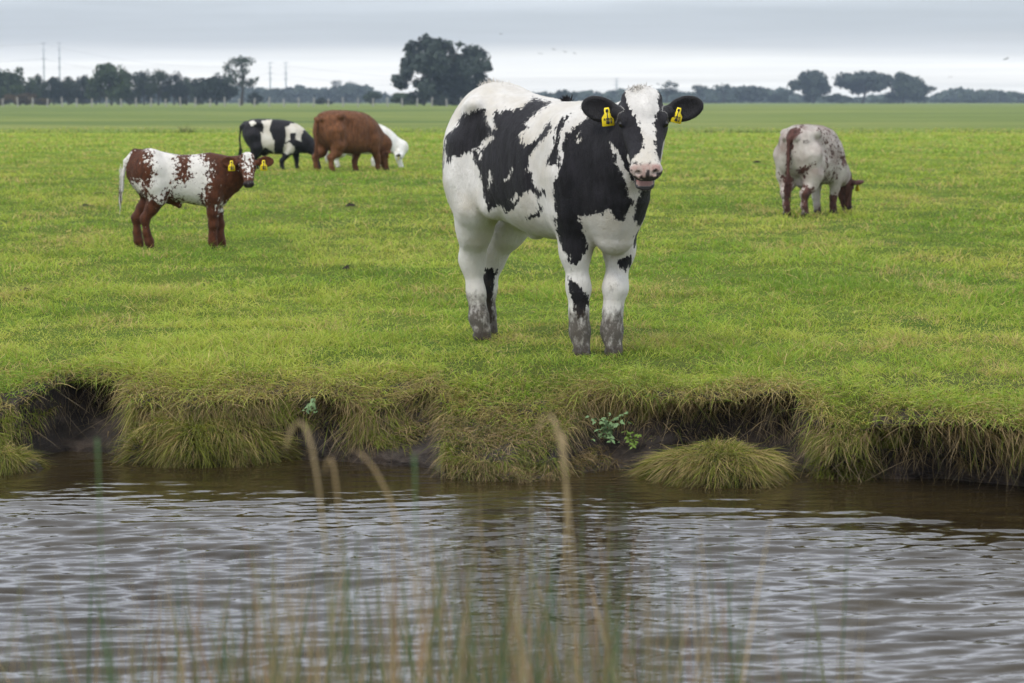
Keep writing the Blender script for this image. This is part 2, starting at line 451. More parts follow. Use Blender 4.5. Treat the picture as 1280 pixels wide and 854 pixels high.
        sd = np.cross(d, nn); sd /= np.linalg.norm(sd, axis=1)[:, None] + 1e-9
        wd = P.get('hairw', .0011); p0 = p - nn * .002
        VV = np.stack([p0 - sd * wd, p0 + sd * wd, tip], 1)[ok]
        at = {}
        for k, a in (('mask', mask), ('pink', pink), ('blk', blk), ('dirt', dirt)):
            at[k] = np.repeat((a[vi] * w).sum(1)[ok], 3)
        m = len(VV); mesh_obj('coat_hair', VV.reshape(-1, 3), np.arange(m * 3).reshape(-1, 3), mat, root, at)
    # tufts: poll, hip, tail switch ...
    for nm, c, d, n, ln, spread, rad, mk in P.get('tufts', []):
        c = np.array(c, float); d = np.array(d, float)
        p = c + rng.normal(0, 1, (n, 3)) * np.array(rad)
        dd = nrm2(d + rng.normal(0, spread, (n, 3))); L = ln * rng.uniform(.5, 1.2, n)[:, None]
        sd = nrm2(np.cross(dd, rng.normal(0, 1, (n, 3)))) * P.get('tw', .0016)
        mid = p + dd * L * .55 + rng.normal(0, .003, (n, 3)); tip = mid + nrm2(dd + np.array([0, 0, -.35])) * L * .45
        VV = np.stack([p - sd, p + sd, mid + sd * .7, mid - sd * .7, tip], 1).reshape(-1, 3)
        b = np.arange(n)[:, None] * 5
        mm = np.repeat(np.full(n, mk) if np.isscalar(mk) else rng.choice(mk, n), 5)
        z = np.zeros(n * 5)
        mesh_obj(nm, VV, [b + np.array([0, 1, 2, 3]), b + np.array([3, 2, 4])], mat, root, {'mask': mm, 'pink': z, 'blk': z, 'dirt': z + P.get('tuftdirt', 0)})
    return root
def nrm2(a): return a / (np.linalg.norm(a, axis=-1, keepdims=True) + 1e-9)
def uv_sphere(r, nu, nv):
    th = np.linspace(0, math.pi, nv + 1)[1:-1]; ph = np.arange(nu) * 2 * math.pi / nu
    V = [(0, 0, r)] + [(r * math.sin(t) * math.cos(p), r * math.sin(t) * math.sin(p), r * math.cos(t)) for t in th for p in ph] + [(0, 0, -r)]
    Fq = []; Ft = []
    for i in range(len(th) - 1):
        for j in range(nu):
            a = 1 + i * nu + j; b = 1 + i * nu + (j + 1) % nu; Fq.append((a, a + nu, b + nu, b))
    for j in range(nu):
        Ft.append((0, 1 + j, 1 + (j + 1) % nu)); l = 1 + (len(th) - 1) * nu; Ft.append((len(V) - 1, l + (j + 1) % nu, l + j))
    return np.array(V), [np.array(Fq), np.array(Ft)]
_em = []
def eye_mat():
    if not _em: _em.append(simple_mat('eye', (.008, .006, .005), .08, .6))
    return _em[0]
_tm = []
def tag_mats():
    if not _tm: _tm.extend([simple_mat('tag_yellow', (.80, .62, .02), .45, .4), simple_mat('tag_print', (.03, .03, .03), .5, .3)])
    return _tm
def box_v(lo, hi):
    x0, y0, z0 = lo; x1, y1, z1 = hi
    V = np.array([(x0, y0, z0), (x1, y0, z0), (x1, y1, z0), (x0, y1, z0), (x0, y0, z1), (x1, y0, z1), (x1, y1, z1), (x0, y1, z1)], float)
    F = np.array([(3, 2, 1, 0), (4, 5, 6, 7), (0, 1, 5, 4), (1, 2, 6, 5), (2, 3, 7, 6), (3, 0, 4, 7)]); return V, F
def ear_tag(root, c, down, n, s):
    down = nrm(down); n = np.array(n, float); n = nrm(n - down * (n @ down)); w = np.cross(down, n)
    # outline: narrow neck with round button, widening into a flap
    out = [(-.010, -.013), (-.013, .0), (-.012, .012), (-.026, .030), (-.028, .066), (-.024, .070), (.024, .070), (.028, .066), (.026, .030), (.012, .012), (.013, .0), (.010, -.013)]
    V = []; k = len(out)
    for z in (-.0016, .0016):
        for a, b in out: V.append(c + (w * a + down * b + n * (z + .25 * b * 0)) * s)
    V = np.array(V); F = [np.array([list(range(k))[::-1]]), np.array([list(range(k, 2 * k))]), np.array([(i, (i + 1) % k, (i + 1) % k + k, i + k) for i in range(k)])]
    t = mesh_obj('ear_tag', V, F, tag_mats()[0], root, smooth=False)
    # printed strokes on the flap: three rows of small printed strokes
    VV = []; FF = []; nb = 0
    def bx(a0, a1, b0, b1, z0, z1):
        nonlocal nb
        v, f = box_v((a0, b0, z0), (a1, b1, z1)); VV.append(c + (v[:, :1] * w + v[:, 1:2] * down + v[:, 2:] * n) * s); FF.append(f + nb); nb += 8
    bx(-.006, .006, -.006, .006, .0018, .005)
    for a in (-.015, -.005, .005, .015): bx(a - .0032, a + .0032, .034, .040, .0018, .0024)
    for a in (-.014, -.004, .006): bx(a - .003, a + .003, .046, .060, .0018, .0024)
    bx(-.020, .020, .0415, .0435, .0016, .0021); bx(-.0025, .0025, .004, .062, .0015, .0020)
    mesh_obj('tag_print', np.concatenate(VV), np.concatenate(FF), tag_mats()[1], t, smooth=False)
    return t
# ------------------------------------------------------------------ camera, sky, sun
def build_world():
    cam = bpy.data.cameras.new('camera'); co = bpy.data.objects.new('camera', cam); COL.objects.link(co)
    cam.lens = 85; cam.sensor_width = 36; cam.clip_end = 20000; cam.clip_start = .05
    co.location = (0, 0, CAMZ); co.rotation_euler = (R(90) - math.atan(300 / 3022), 0, 0)
    cam.dof.use_dof = True; cam.dof.focus_distance = 12.3; cam.dof.aperture_fstop = 5.6
    scene.camera = co
    w = bpy.data.worlds.new('World'); scene.world = w; w.use_nodes = True
    nt = w.node_tree; nt.nodes.clear(); N = nt.nodes.new; L = nt.links.new
    out = N('ShaderNodeOutputWorld'); bg = N('ShaderNodeBackground'); L(bg.outputs[0], out.inputs[0])
    sky = N('ShaderNodeTexSky'); sky.sky_type = 'NISHITA'; sky.sun_disc = False
    sky.sun_elevation = R(52); sky.sun_rotation = R(SUN_ROT)
    sc1 = N('ShaderNodeVectorMath'); sc1.operation = 'SCALE'; sc1.inputs['Scale'].default_value = .02; L(sky.outputs[0], sc1.inputs[0])
    tc = N('ShaderNodeTexCoord'); sep = N('ShaderNodeSeparateXYZ'); L(tc.outputs['Generated'], sep.inputs[0])
    # cloud deck: the view direction met with a flat layer overhead -> bands that crowd towards the horizon
    def M(op, a, b=None, cl=False):
        m = N('ShaderNodeMath'); m.operation = op; m.use_clamp = cl
        for i, v in ((0, a), (1, b)):
            if v is None: continue
            if isinstance(v, bpy.types.NodeSocket): L(v, m.inputs[i])
            else: m.inputs[i].default_value = v
        return m.outputs[0]
    z = M('MAXIMUM', sep.outputs[2], 0.0)
    el = M('POWER', M('ADD', z, .0005), .5)
    cv = N('ShaderNodeCombineXYZ'); L(M('MULTIPLY', sep.outputs[0], 2.3), cv.inputs[0]); L(M('MULTIPLY', sep.outputs[1], 2.3), cv.inputs[1]); L(M('MULTIPLY', el, 22), cv.inputs[2])
    ns = N('ShaderNodeTexNoise'); ns.inputs['Scale'].default_value = 1.6; ns.inputs['Detail'].default_value = 6; ns.inputs['Roughness'].default_value = .5; ns.inputs['Distortion'].default_value = .3
    L(cv.outputs[0], ns.inputs['Vector'])
    cv2 = N('ShaderNodeCombineXYZ'); L(M('MULTIPLY', sep.outputs[0], 9), cv2.inputs[0]); L(M('MULTIPLY', sep.outputs[1], 9), cv2.inputs[1]); L(M('MULTIPLY', el, 60), cv2.inputs[2])
    n2 = N('ShaderNodeTexNoise'); n2.inputs['Scale'].default_value = 1.3; n2.inputs['Detail'].default_value = 5; L(cv2.outputs[0], n2.inputs['Vector'])
    # elevation (sine) ramp; photo: horizon white, bright band, blue-grey deck above 1.3 deg
    zz = M('ADD', z, M('MULTIPLY', M('SUBTRACT', ns.outputs[0], .5), .016))
    rp = N('ShaderNodeValToRGB'); L(M('MULTIPLY', zz, 1.0), rp.inputs[0])
    st = [(0, (.66, .665, .66)), (.008, (.76, .75, .73)), (.0165, (.74, .74, .73)), (.0215, (.47, .48, .50)), (.028, (.335, .355, .385)), (.036, (.35, .37, .40)), (.044, (.44, .46, .49)), (.10, (.84, .88, .98)), (.22, (1.02, 1.06, 1.18)), (.42, (.78, .82, .90)), (1.0, (1.12, 1.15, 1.2))]
    cr = rp.color_ramp
    while len(cr.elements) < len(st): cr.elements.new(.5)
    for e, (p, c) in zip(cr.elements, st): e.position = p; e.color = (*c, 1)
    mul = N('ShaderNodeVectorMath'); mul.operation = 'SCALE'; L(rp.outputs[0], mul.inputs[0])
    k = M('ADD', 1.0, M('ADD', M('MULTIPLY', M('SUBTRACT', ns.outputs[0], .5), .55), M('MULTIPLY', M('SUBTRACT', n2.outputs[0], .5), .24)))
    L(k, mul.inputs['Scale'])
    add = N('ShaderNodeVectorMath'); add.operation = 'ADD'; L(mul.outputs[0], add.inputs[0]); L(sc1.outputs[0], add.inputs[1])
    L(add.outputs[0], bg.inputs[0]); bg.inputs[1].default_value = 1.0
    sun = bpy.data.lights.new('sun', 'SUN'); so = bpy.data.objects.new('sun', sun); COL.objects.link(so)
    sun.energy = 1.5; sun.angle = R(12); sun.color = (1, .96, .90)
    a = R(SUN_ROT); e = R(52)
    d = Vector((math.sin(a) * math.cos(e), math.cos(a) * math.cos(e), math.sin(e)))   # towards the sun
    so.rotation_euler = d.to_track_quat('Z', 'Y').to_euler(); so.location = (0, 0, 30)
    vs = scene.view_settings; vs.view_transform = 'Standard'; vs.look = 'None'; vs.exposure = .45; vs.gamma = 1; vs.use_curve_mapping = False
    scene.cycles.use_denoising = True
    scene.cycles.max_bounces = 6; scene.cycles.diffuse_bounces = 3; scene.cycles.glossy_bounces = 3
    scene.cycles.transmission_bounces = 4; scene.cycles.transparent_max_bounces = 8; scene.cycles.volume_bounces = 0
    scene.cycles.sample_clamp_indirect = 6; scene.cycles.caustics_reflective = False; scene.cycles.caustics_refractive = False
SUN_ROT = -140      # behind the camera, to the left (Nishita: 0 = +Y, clockwise)
# coat patterns: patch outlines on each animal's own side sheet, (along, up) in cm
SHEET = {
'heifer': [
  ('body+leg_hr+leg_hl+tail', 'd', [(-58.3,119.5),(-56.4,120.0),(-55.9,111.0),(-54.7,103.6),(-55.8,90.8),(-58.1,103.6)]),
  ('body+leg_hr+leg_hl+tail', 'd', [(-56.2,120.7),(-52.6,123.3),(-48.4,126.7),(-51.5,122.0),(-55.2,117.4)]),
  ('body+leg_hr+leg_hl+tail', 'd', [(-54.4,111.2),(-47.2,117.4),(-45.1,122.7),(-42.9,124.3),(-42.1,122.2),(-38.1,125.4),(-32.3,126.1),(-31.4,120.2),(-29.1,115.6),(-30.1,109.4),(-35.4,106.1),(-39.7,103.4),(-46.6,100.2),(-49.8,101.2),(-52.0,97.2),(-54.0,103.6)]),
  ('body+leg_hr', 'd', [(-28.1,122.3),(-26.0,125.4),(-24.4,123.9),(-21.3,126.1),(-18.7,125.4),(-12.5,127.2),(-6.2,132.1),(-3.2,130.6),(2.3,129.5),(-2.9,126.0),(-8.5,121.4),(-11.0,118.7),(-9.5,116.9),(-14.1,112.8),(-11.6,106.9),(-8.6,107.9),(-4.6,112.0),(1.6,120.1),(2.1,116.2),(-1.2,112.1),(-6.6,105.7),(-9.4,100.9),(-10.6,94.8),(-7.6,92.8),(-6.5,86.8),(-2.1,83.1),(-4.5,79.8),(-8.6,84.7),(-13.6,80.4),(-16.6,75.0),(-20.8,72.0),(-24.4,75.5),(-30.2,72.5),(-32.0,79.2),(-34.3,89.6),(-37.3,96.7),(-38.4,104.0),(-35.4,107.7),(-30.1,114.5),(-26.4,115.6)]),
  ('body', 'l', [(-35.4,106.1),(-33.1,109.8),(-29.1,112.0),(-27.2,111.0),(-30.6,107.8),(-33.8,104.6)]),
  ('body', 'l', [(-37.0,104.0),(-35.6,104.9),(-34.3,101.0),(-35.4,99.9)]),
  ('body', 'l', [(-21.2,89.3),(-18.2,95.6),(-17.5,94.1),(-20.2,89.3)]),
  ('body', 'l', [(-18.7,79.1),(-15.6,82.9),(-14.6,81.4),(-17.1,77.1)]),
  ('body', 'l', [(-30.1,91.9),(-29.0,94.0),(-29.3,85.7),(-30.3,84.6)]),
  ('body', 'd', [(11.7,123.6),(6.2,120.6),(3.7,116.2),(4.4,113.2),(2.2,106.3),(0.1,102.3),(0.3,96.3),(-1.7,93.3),(1.2,92.4),(0.3,87.4),(-3.1,85.1),(-0.1,80.2),(3.8,79.5),(4.7,89.5),(2.0,91.5),(5.9,101.4),(5.2,106.3),(6.7,115.2)]),
  ('body', 'd', [(-4.7,77.9),(-2.3,75.9),(-3.3,72.1),(-9.5,68.3),(-10.3,69.9),(-5.3,73.0)]),
  ('body', 'd', [(1.3,81.4),(5.2,81.5),(5.3,69.4),(2.3,75.4)]),
  ('body+neck+leg_fr', 'd', [(7.5,108.1),(9.0,114.0),(17.9,120.3),(20.1,122.2),(33.3,124.0),(39.8,108.3),(40.4,97.6),(46.3,96.4),(45.6,87.3),(44.8,81.4),(40.9,77.8),(38.4,70.5),(34.8,70.6),(31.1,76.0),(26.7,74.5),(19.7,73.0),(15.4,71.9),(18.1,66.4),(20.1,55.2),(18.0,50.7),(13.8,47.6),(11.1,51.6),(7.5,54.2),(4.7,64.2),(3.4,77.1),(2.9,88.0),(5.4,97.1),(7.5,104.2)]),
  ('body+neck+leg_fr', 'l', [(13.4,108.2),(17.1,113.9),(16.0,110.5),(13.9,107.5)]),
  ('neck+body', 'l', [(31.3,109.0),(33.7,107.2),(37.8,97.6),(42.7,89.5),(49.7,90.8),(47.0,88.2),(45.8,83.1),(44.1,80.5),(40.4,82.3),(38.8,90.4),(35.1,97.5)]),
  ('body+neck+leg_fl', 'd', [(47.0,88.2),(57.1,89.2),(57.1,81.2),(50.9,72.3),(47.7,64.9),(43.3,71.3),(43.8,78.7),(45.8,84.0)]),
  ('leg_fr', 'd', [(10.2,50.7),(14.7,50.8),(12.9,45.2),(11.1,47.9)]),
  ('leg_fr', 'd', [(10.8,40.8),(15.7,36.6),(20.3,31.3),(22.1,27.7),(18.5,20.6),(15.8,18.8),(13.6,24.9),(11.7,33.2)]),
  ('leg_fl', 'd', [(36.4,49.0),(40.0,51.2),(43.8,51.9),(42.9,45.3),(39.6,43.4),(36.8,45.7)]),
  ('leg_fl+body', 'd', [(43.7,62.0),(47.7,66.0),(47.4,58.8),(44.9,55.5)]),
  ('leg_hl', 'd', [(-34.5,34.2),(-31.8,38.3),(-26.8,37.7),(-28.8,24.7),(-28.3,4.7),(-31.6,7.1),(-35.1,16.9)]),
  ('none', 'd', [(35.1,133.6),(38.4,131.0),(40.0,125.7),(41.2,118.7),(43.4,114.4),(47.2,111.5),(45.2,107.0),(41.7,103.6),(41.2,100.7),(43.7,96.4),(40.4,95.8),(37.7,101.1),(34.4,109.0),(29.9,115.1),(29.9,131.0)]),
  ('none', 'd', [(55.5,133.1),(61.3,131.0),(61.5,106.4),(56.6,99.4),(57.0,102.2),(54.1,107.5),(51.8,113.5),(51.6,117.0),(53.9,122.2),(55.9,126.6)]),
  ('jaw', 'd', [(40.4,99.4),(44.2,98.2),(43.9,90.8),(40.5,94.0)]),
  ('tail', 'd', [(-68.7,149.8),(91.6,149.7),(92.3,-10.6),(-69.1,-11.0)]),
],
'calf': [
  ('*', 'd', [(-91.2,126.2),(115.9,126.1),(115.1,-46.1),(-92.9,-43.8)]),
  ('body+leg_hr', 'l', [(-25.3,91.2),(-11.8,92.4),(-4.8,89.2),(-2.7,80.5),(-0.6,71.5),(-1.8,62.4),(-8.6,55.9),(-12.4,48.1),(-14.3,40.2),(-16.8,42.3),(-19.7,47.0),(-25.0,47.6),(-24.4,57.5),(-20.4,65.9),(-21.0,74.4),(-25.6,78.2),(-22.1,83.4),(-26.9,86.6)]),
  ('body+leg_fr', 'l', [(7.1,86.4),(12.9,86.4),(17.2,84.2),(21.8,76.5),(26.8,73.9),(26.0,60.9),(24.6,55.7),(19.9,53.1),(20.8,38.1),(3.5,41.3),(-0.8,45.1),(-6.7,47.9),(-9.3,54.6),(-2.1,62.4),(2.9,57.8),(8.0,60.4),(11.9,66.2),(9.2,72.7),(10.0,79.2)]),
  ('body+leg_hr', 'l', [(-40.5,58.4),(-31.9,60.3),(-31.7,52.8),(-37.7,51.0)]),
  ('head', 'l', [(50.1,80.3),(54.0,85.7),(59.8,87.6),(64.3,81.7),(63.7,75.2),(61.8,67.2),(56.9,67.2),(56.0,72.6),(51.8,76.5)]),
  ('body+neck+leg_fl+leg_fr', 'l', [(34.7,40.1),(36.5,37.8),(50.3,45.0),(48.3,41.7),(40.4,35.2),(35.1,32.9)]),
  ('tail', 'l', [(-57.0,87.8),(-40.5,84.5),(-44.6,58.4),(-45.4,45.3),(-57.5,45.4)]),
],
'far_bw': [
  ('*', 'd', [(-161.5,207.3),(331.2,208.0),(330.5,-123.7),(-164.9,-121.6)]),
  ('body', 'l', [(-47.9,89.9),(-39.8,94.8),(-33.2,88.6),(-42.7,82.3)]),
  ('body', 'l', [(-24.2,93.1),(-5.0,95.8),(-8.0,76.2),(-3.6,62.6),(1.9,57.1),(-1.2,32.2),(-17.1,43.4),(-30.5,33.9),(-45.7,36.6),(-36.9,49.0),(-48.8,59.9),(-28.7,57.2),(-30.6,73.6),(-21.0,69.4),(-18.3,81.7)]),
  ('body+leg_fr', 'l', [(21.7,81.7),(34.1,88.7),(51.0,86.5),(57.1,75.9),(51.2,65.1),(51.3,53.6),(41.2,57.0),(40.3,70.7),(31.6,69.3),(29.9,57.0),(21.5,48.8)]),
  ('body+leg_fr', 'l', [(15.4,33.6),(19.7,48.8),(29.3,52.1),(39.4,43.3),(37.5,33.6),(23.3,28.1)]),
  ('head', 'l', [(83.0,26.5),(89.9,33.4),(94.5,21.0),(88.4,15.5)]),
],
'brown': [
  ('*', 'd', [(-289.2,204.1),(183.2,204.8),(182.6,-113.3),(-292.5,-111.3)]),
  ('body', 'h', [(-43.8,117.7),(24.6,117.7),(61.9,59.0),(50.0,46.2),(25.2,94.1),(-25.2,104.8)]),  # paler patch for the lit top of the back, put into the coat mask
],
'roan': [
  ('tail', 'd', [(-70.3,127.2),(75.6,127.2),(77.1,-20.3),(-69.3,-21.2)]),
  ('head+muzzle+jaw+ear', 'd', [(-70.3,127.2),(109.3,127.2),(111.0,-20.0),(-69.3,-21.2)]),
  ('body', 'd', [(-33.9,94.2),(-25.3,100.9),(-16.7,103.4),(-21.2,95.9),(-27.0,88.3),(-30.5,74.6),(-31.8,55.7),(-35.6,42.4)]),
  ('body', 'h', [(0.1,98.3),(23.4,94.3),(38.7,70.4),(47.5,44.4),(29.0,29.8),(0.3,38.7),(13.0,58.7),(9.4,82.7)]),
  ('body+leg_fr', 'd', [(32.9,66.5),(41.0,68.2),(40.9,54.2),(34.9,57.8)]),
  ('leg_hr+body', 'd', [(-23.4,50.6),(-20.9,55.9),(-4.2,59.4),(-13.9,49.1),(-15.1,43.8)]),
  ('leg_hl', 'd', [(-40.6,53.8),(-26.5,50.5),(-25.9,38.1),(-32.2,34.8),(-38.8,38.1)]),
  ('leg_hl', 'd', [(-38.7,34.7),(-30.6,31.4),(-21.6,-9.8),(-38.6,-9.9)]),
  ('leg_hr', 'd', [(-17.4,38.2),(-11.7,35.3),(5.9,22.4),(2.4,-10.5),(-18.0,-10.6)]),
  ('leg_fr+leg_fl', 'd', [(18.7,28.7),(26.7,22.7),(46.5,13.8),(39.8,-13.4),(5.0,-13.7)]),
],
}
# ------------------------------------------------------------------ the six animals
BLACK = (.012, .0112, .013); WHITE = (.72, .695, .65)
BROWN = (.068, .021, .007); CREAM = (.71, .68, .63)
def heifer():
    P = dict(key='heifer', stain=[(np.array([.54, .07, .35]), np.array([.07, .07, .07]), .62), (np.array([.52, .08, .2]), np.array([.09, .08, .14]), .85), (np.array([.46, -.07, .30]), np.array([.05, .07, .06]), .5), (np.array([-.74, .08, .3]), np.array([.12, .09, .16]), .6)], legk=.07, ribs=(-.22, .30, .0018), dents=[((-.24, .27, 1.10), (.09, .1, .10), -.035), ((.27, .27, .90), (.04, .12, .22), -.018), ((-.50, .28, 1.2), (.07, .1, .07), -.02), ((.40, .27, 1.12), (.10, .1, .10), .012), ((-.36, .3, .86), (.05, .12, .10), -.015)], cheek=.135, blaze=[(-.05, .085, 0), (.03, .080, 0), (.09, .062, .0), (.14, .048, .005), (.18, .040, .010), (.23, .034, .016), (.29, .027, .022), (.34, .030, .018), (.38, .05, .004), (.42, .085, 0), (.5, .1, 0)], loc=(.18, 12.8, 0), rz=R(-58), hs=1.03, view=(-.848, .53, 0), earblk=True, pinknose=True, mouth=.078, tagt=.42, tags_s=1.08, tagk=(1, .85), tagdir=((.06, .10, -1), (-.12, -.22, -1)), dirtz=.38, hair=(90000, .017),
        trunk=[(-.765, 1.14, .06, .08, .10), (-.70, 1.12, .15, .20, .20), (-.60, 1.10, .225, .28, .28), (-.46, 1.07, .265, .34, .33), (-.25, 1.0, .28, .35, .34), (-.05, .95, .285, .375, .355),
               (.15, .94, .28, .36, .36), (.35, .94, .255, .355, .36), (.5, .95, .235, .33, .36), (.64, .96, .19, .27, .34), (.74, .95, .12, .18, .26), (.79, .95, .05, .08, .12)],
        lumps=[('e', (-.40, -.20, 1.26), (.09, .06, .055), None, .05), ('e', (-.40, .20, 1.26), (.09, .06, .055), None, .05),
               ('e', (-.55, -.17, .95), (.155, .105, .30)), ('e', (-.55, .16, .95), (.155, .105, .28)), ('e', (-.34, -.235, 1.285), (.045, .035, .030), None, .05), ('e', (-.34, .235, 1.285), (.045, .035, .03), None, .05), ('e', (-.71, -.07, 1.22), (.04, .035, .035), None, .05), ('e', (-.71, .07, 1.22), (.04, .035, .035), None, .05),
               ('e', (.44, -.17, 1.0), (.13, .085, .24)), ('e', (.46, .21, .98), (.13, .08, .25)),
               ('r', (.66, .02, .82), (.62, .02, .62), .15, .10, .08), ('e', (-.08, -.02, .595), (.05, .03, .025), None, .05),
               ('r', (-.22, -.2, .74), (-.34, -.2, .84), .06, .08, .08)],
        legs=[('leg_fr', [(.46, -.14, .92), (.44, -.13, .74), (.44, -.105, .54), (.44, -.085, .345), (.432, -.078, .22), (.43, -.07, .12), (.44, -.07, .06)], [.125, .098, .068, .051, .037, .041, .038], (.045, (1, -.3))),
              ('leg_fl', [(.46, .20, .92), (.47, .17, .74), (.50, .13, .54), (.52, .09, .345), (.515, .08, .22), (.515, .075, .12), (.525, .07, .06)], [.125, .098, .068, .051, .037, .041, .038], (.045, (1, -.2))),
              ('leg_hr', [(-.46, -.14, 1.06), (-.46, -.16, .88), (-.42, -.165, .74), (-.50, -.14, .60), (-.575, -.11, .44), (-.56, -.095, .25), (-.54, -.09, .12), (-.525, -.085, .06)], [.175, .148, .115, .086, .060, .039, .043, .040], (.047, (1, -.2))),
              ('leg_hl', [(-.46, .14, 1.06), (-.46, .15, .88), (-.42, .155, .74), (-.57, .12, .59), (-.70, .10, .44), (-.73, .08, .25), (-.745, .08, .12), (-.725, .08, .06)], [.175, .148, .115, .086, .060, .039, .043, .040], (.047, (1, 0)))],
        neck=[((.42, 0, 1.02), (.68, .02, 1.05), .26, .22, ((0, 1, 0), .8)), ((.68, .02, 1.05), (.775, .035, 1.15), .22, .165, ((0, 1, 0), .72)), ((.775, .035, 1.17), (.84, .03, 1.23), .14, .095, ((0, 1, 0), .85))],
        poll=(.835, .03, 1.35), hdir=(.57, -.333, -.75), hup=(.636, -.39, .66),
        ears=[((-.53, -.848, .30), (.848, -.53, .1)), ((.53, .848, .30), (.848, -.53, .1))],
        tail=[((-.66, 0, 1.24), .035), ((-.74, .0, 1.12), .03), ((-.75, .02, .9), .022), ((-.74, .04, .6), .018)],
        sheet=SHEET.get('heifer', []), tw=.0022,
        tufts=[('hair_tuft', (-.52, 0, 1.375), (-.2, -.1, .9), 420, .045, .45, (.045, .022, .006), -.06), ('hair_tuft', (.20, 0, 1.30), (-.5, 0, .8), 260, .035, .35, (.012, .010, .004), .06), ('hair_tuft', (.815, .03, 1.355), (.3, -.1, .8), 260, .03, .5, (.014, .026, .008), -.06), ('tail_hair', (-.745, .04, .55), (0, 0, -1), 500, .14, .10, (.012, .012, .05), .06)])
    r = build_animal('cow', P, coat_material('coat_black_white', BLACK, WHITE, edge=.014, roan=.05, rscale=55, streak=.28), float(os.environ.get('CH', .007)))
    tag(r, 'large black and white heifer facing the camera at the canal bank, mouth slightly open', 'cow')
    return r
def w2l(rz):
    c, s = math.cos(-rz), math.sin(-rz)
    return lambda x, y, z: (c * x - s * y, s * x + c * y, z)
def calf():
    rz = R(12); W = w2l(rz)
    P = dict(key='calf', blaze=[(-.05, .065, 0), (.05, .052, 0), (.13, .036, 0), (.22, .028, .0), (.31, .018, .0), (.36, -.01, 0), (.40, -.05, 0), (.5, -.08, 0)], loc=(-2.91, 21.3, 0), rz=rz, hs=.63, view=W(0, 1, 0), dirtz=.05, hair=(30000, .014), hairw=.0016, tagt=.5, tags_s=1.75, earL=.25, earW=.080,
        trunk=[(-.47, .70, .03, .05, .06), (-.43, .70, .10, .14, .14), (-.36, .69, .145, .19, .2), (-.27, .68, .165, .215, .23), (-.14, .64, .17, .215, .22), (0, .62, .17, .213, .20), (.12, .60, .165, .235, .205), (.24, .60, .15, .25, .23), (.34, .61, .13, .22, .21), (.42, .62, .10, .16, .17), (.47, .62, .05, .08, .1)],
        lumps=[('e', (-.28, -.10, .68), (.13, .08, .17)), ('e', (-.28, .10, .68), (.13, .08, .17)), ('e', (-.26, -.11, .84), (.05, .04, .03)), ('e', (-.26, .11, .84), (.05, .04, .03)),
               ('e', (.24, -.10, .62), (.09, .05, .16)), ('e', (.24, .10, .62), (.09, .05, .16)), ('r', (.38, 0, .52), (.34, 0, .42), .08, .05, .05), ('r', (-.10, 0, .44), (-.02, 0, .385), .03, .022, .05)],
        legs=[('leg_fr', [(.27, -.1, .58), (.27, -.1, .46), (.27, -.09, .33), (.27, -.08, .22), (.265, -.075, .13), (.265, -.07, .07), (.275, -.07, .035)], [.08, .068, .047, .038, .027, .032, .030], (.033, (1, 0))),
              ('leg_fl', [(.28, .1, .58), (.29, .1, .46), (.32, .09, .33), (.34, .08, .22), (.345, .075, .13), (.35, .07, .07), (.36, .07, .035)], [.08, .068, .047, .038, .027, .032, .030], (.033, (1, 0))),
              ('leg_hr', [(-.27, -.09, .70), (-.25, -.1, .56), (-.22, -.105, .46), (-.265, -.09, .37), (-.325, -.075, .28), (-.31, -.07, .15), (-.29, -.065, .08), (-.28, -.065, .04)], [.13, .105, .074, .052, .038, .029, .033, .031], (.034, (1, 0))),
              ('leg_hl', [(-.27, .09, .70), (-.28, .1, .56), (-.26, .105, .46), (-.33, .08, .37), (-.39, .07, .28), (-.385, .065, .15), (-.375, .06, .08), (-.365, .06, .04)], [.13, .105, .074, .052, .038, .029, .033, .031], (.034, (1, 0)))],
        neck=[((.30, 0, .65), (.44, -.02, .67), .17, .14, ((0, 1, 0), .75)), ((.44, -.02, .67), (.50, -.05, .70), .14, .105, ((0, 1, 0), .75)), ((.50, -.05, .71), (.545, -.09, .765), .09, .06, ((0, 1, 0), .9))],
        poll=(.565, -.165, .836), hdir=W(.10, -.55, -.84), hup=W(.05, -.84, .55),
        ears=[(W(-1, -.1, .14), W(0, -1, .1)), (W(1, .1, .08), W(0, -1, .1))],
        tail=[((-.40, 0, .86), .03), ((-.48, 0, .78), .018), ((-.505, 0, .66), .014), ((-.515, 0, .52), .012)],
        sheet=SHEET.get('calf', []),
        tufts=[('tail_hair', (-.53, 0, .50), (0, 0, -1), 220, .08, .08, (.006, .006, .04), (-.05, .05)), ('tail_hair', (-.52, 0, .62), (-.2, 0, -1), 200, .05, .08, (.005, .006, .06), -.05)])
    r = build_animal('calf', P, coat_material('coat_brown_white', BROWN, CREAM, edge=.012, escale=34, roan=.36, rscale=40, streak=.8, light2=(.76, .72, .66)), .007)
    return tag(r, 'brown and white calf standing side-on with its head turned to the camera', 'calf')

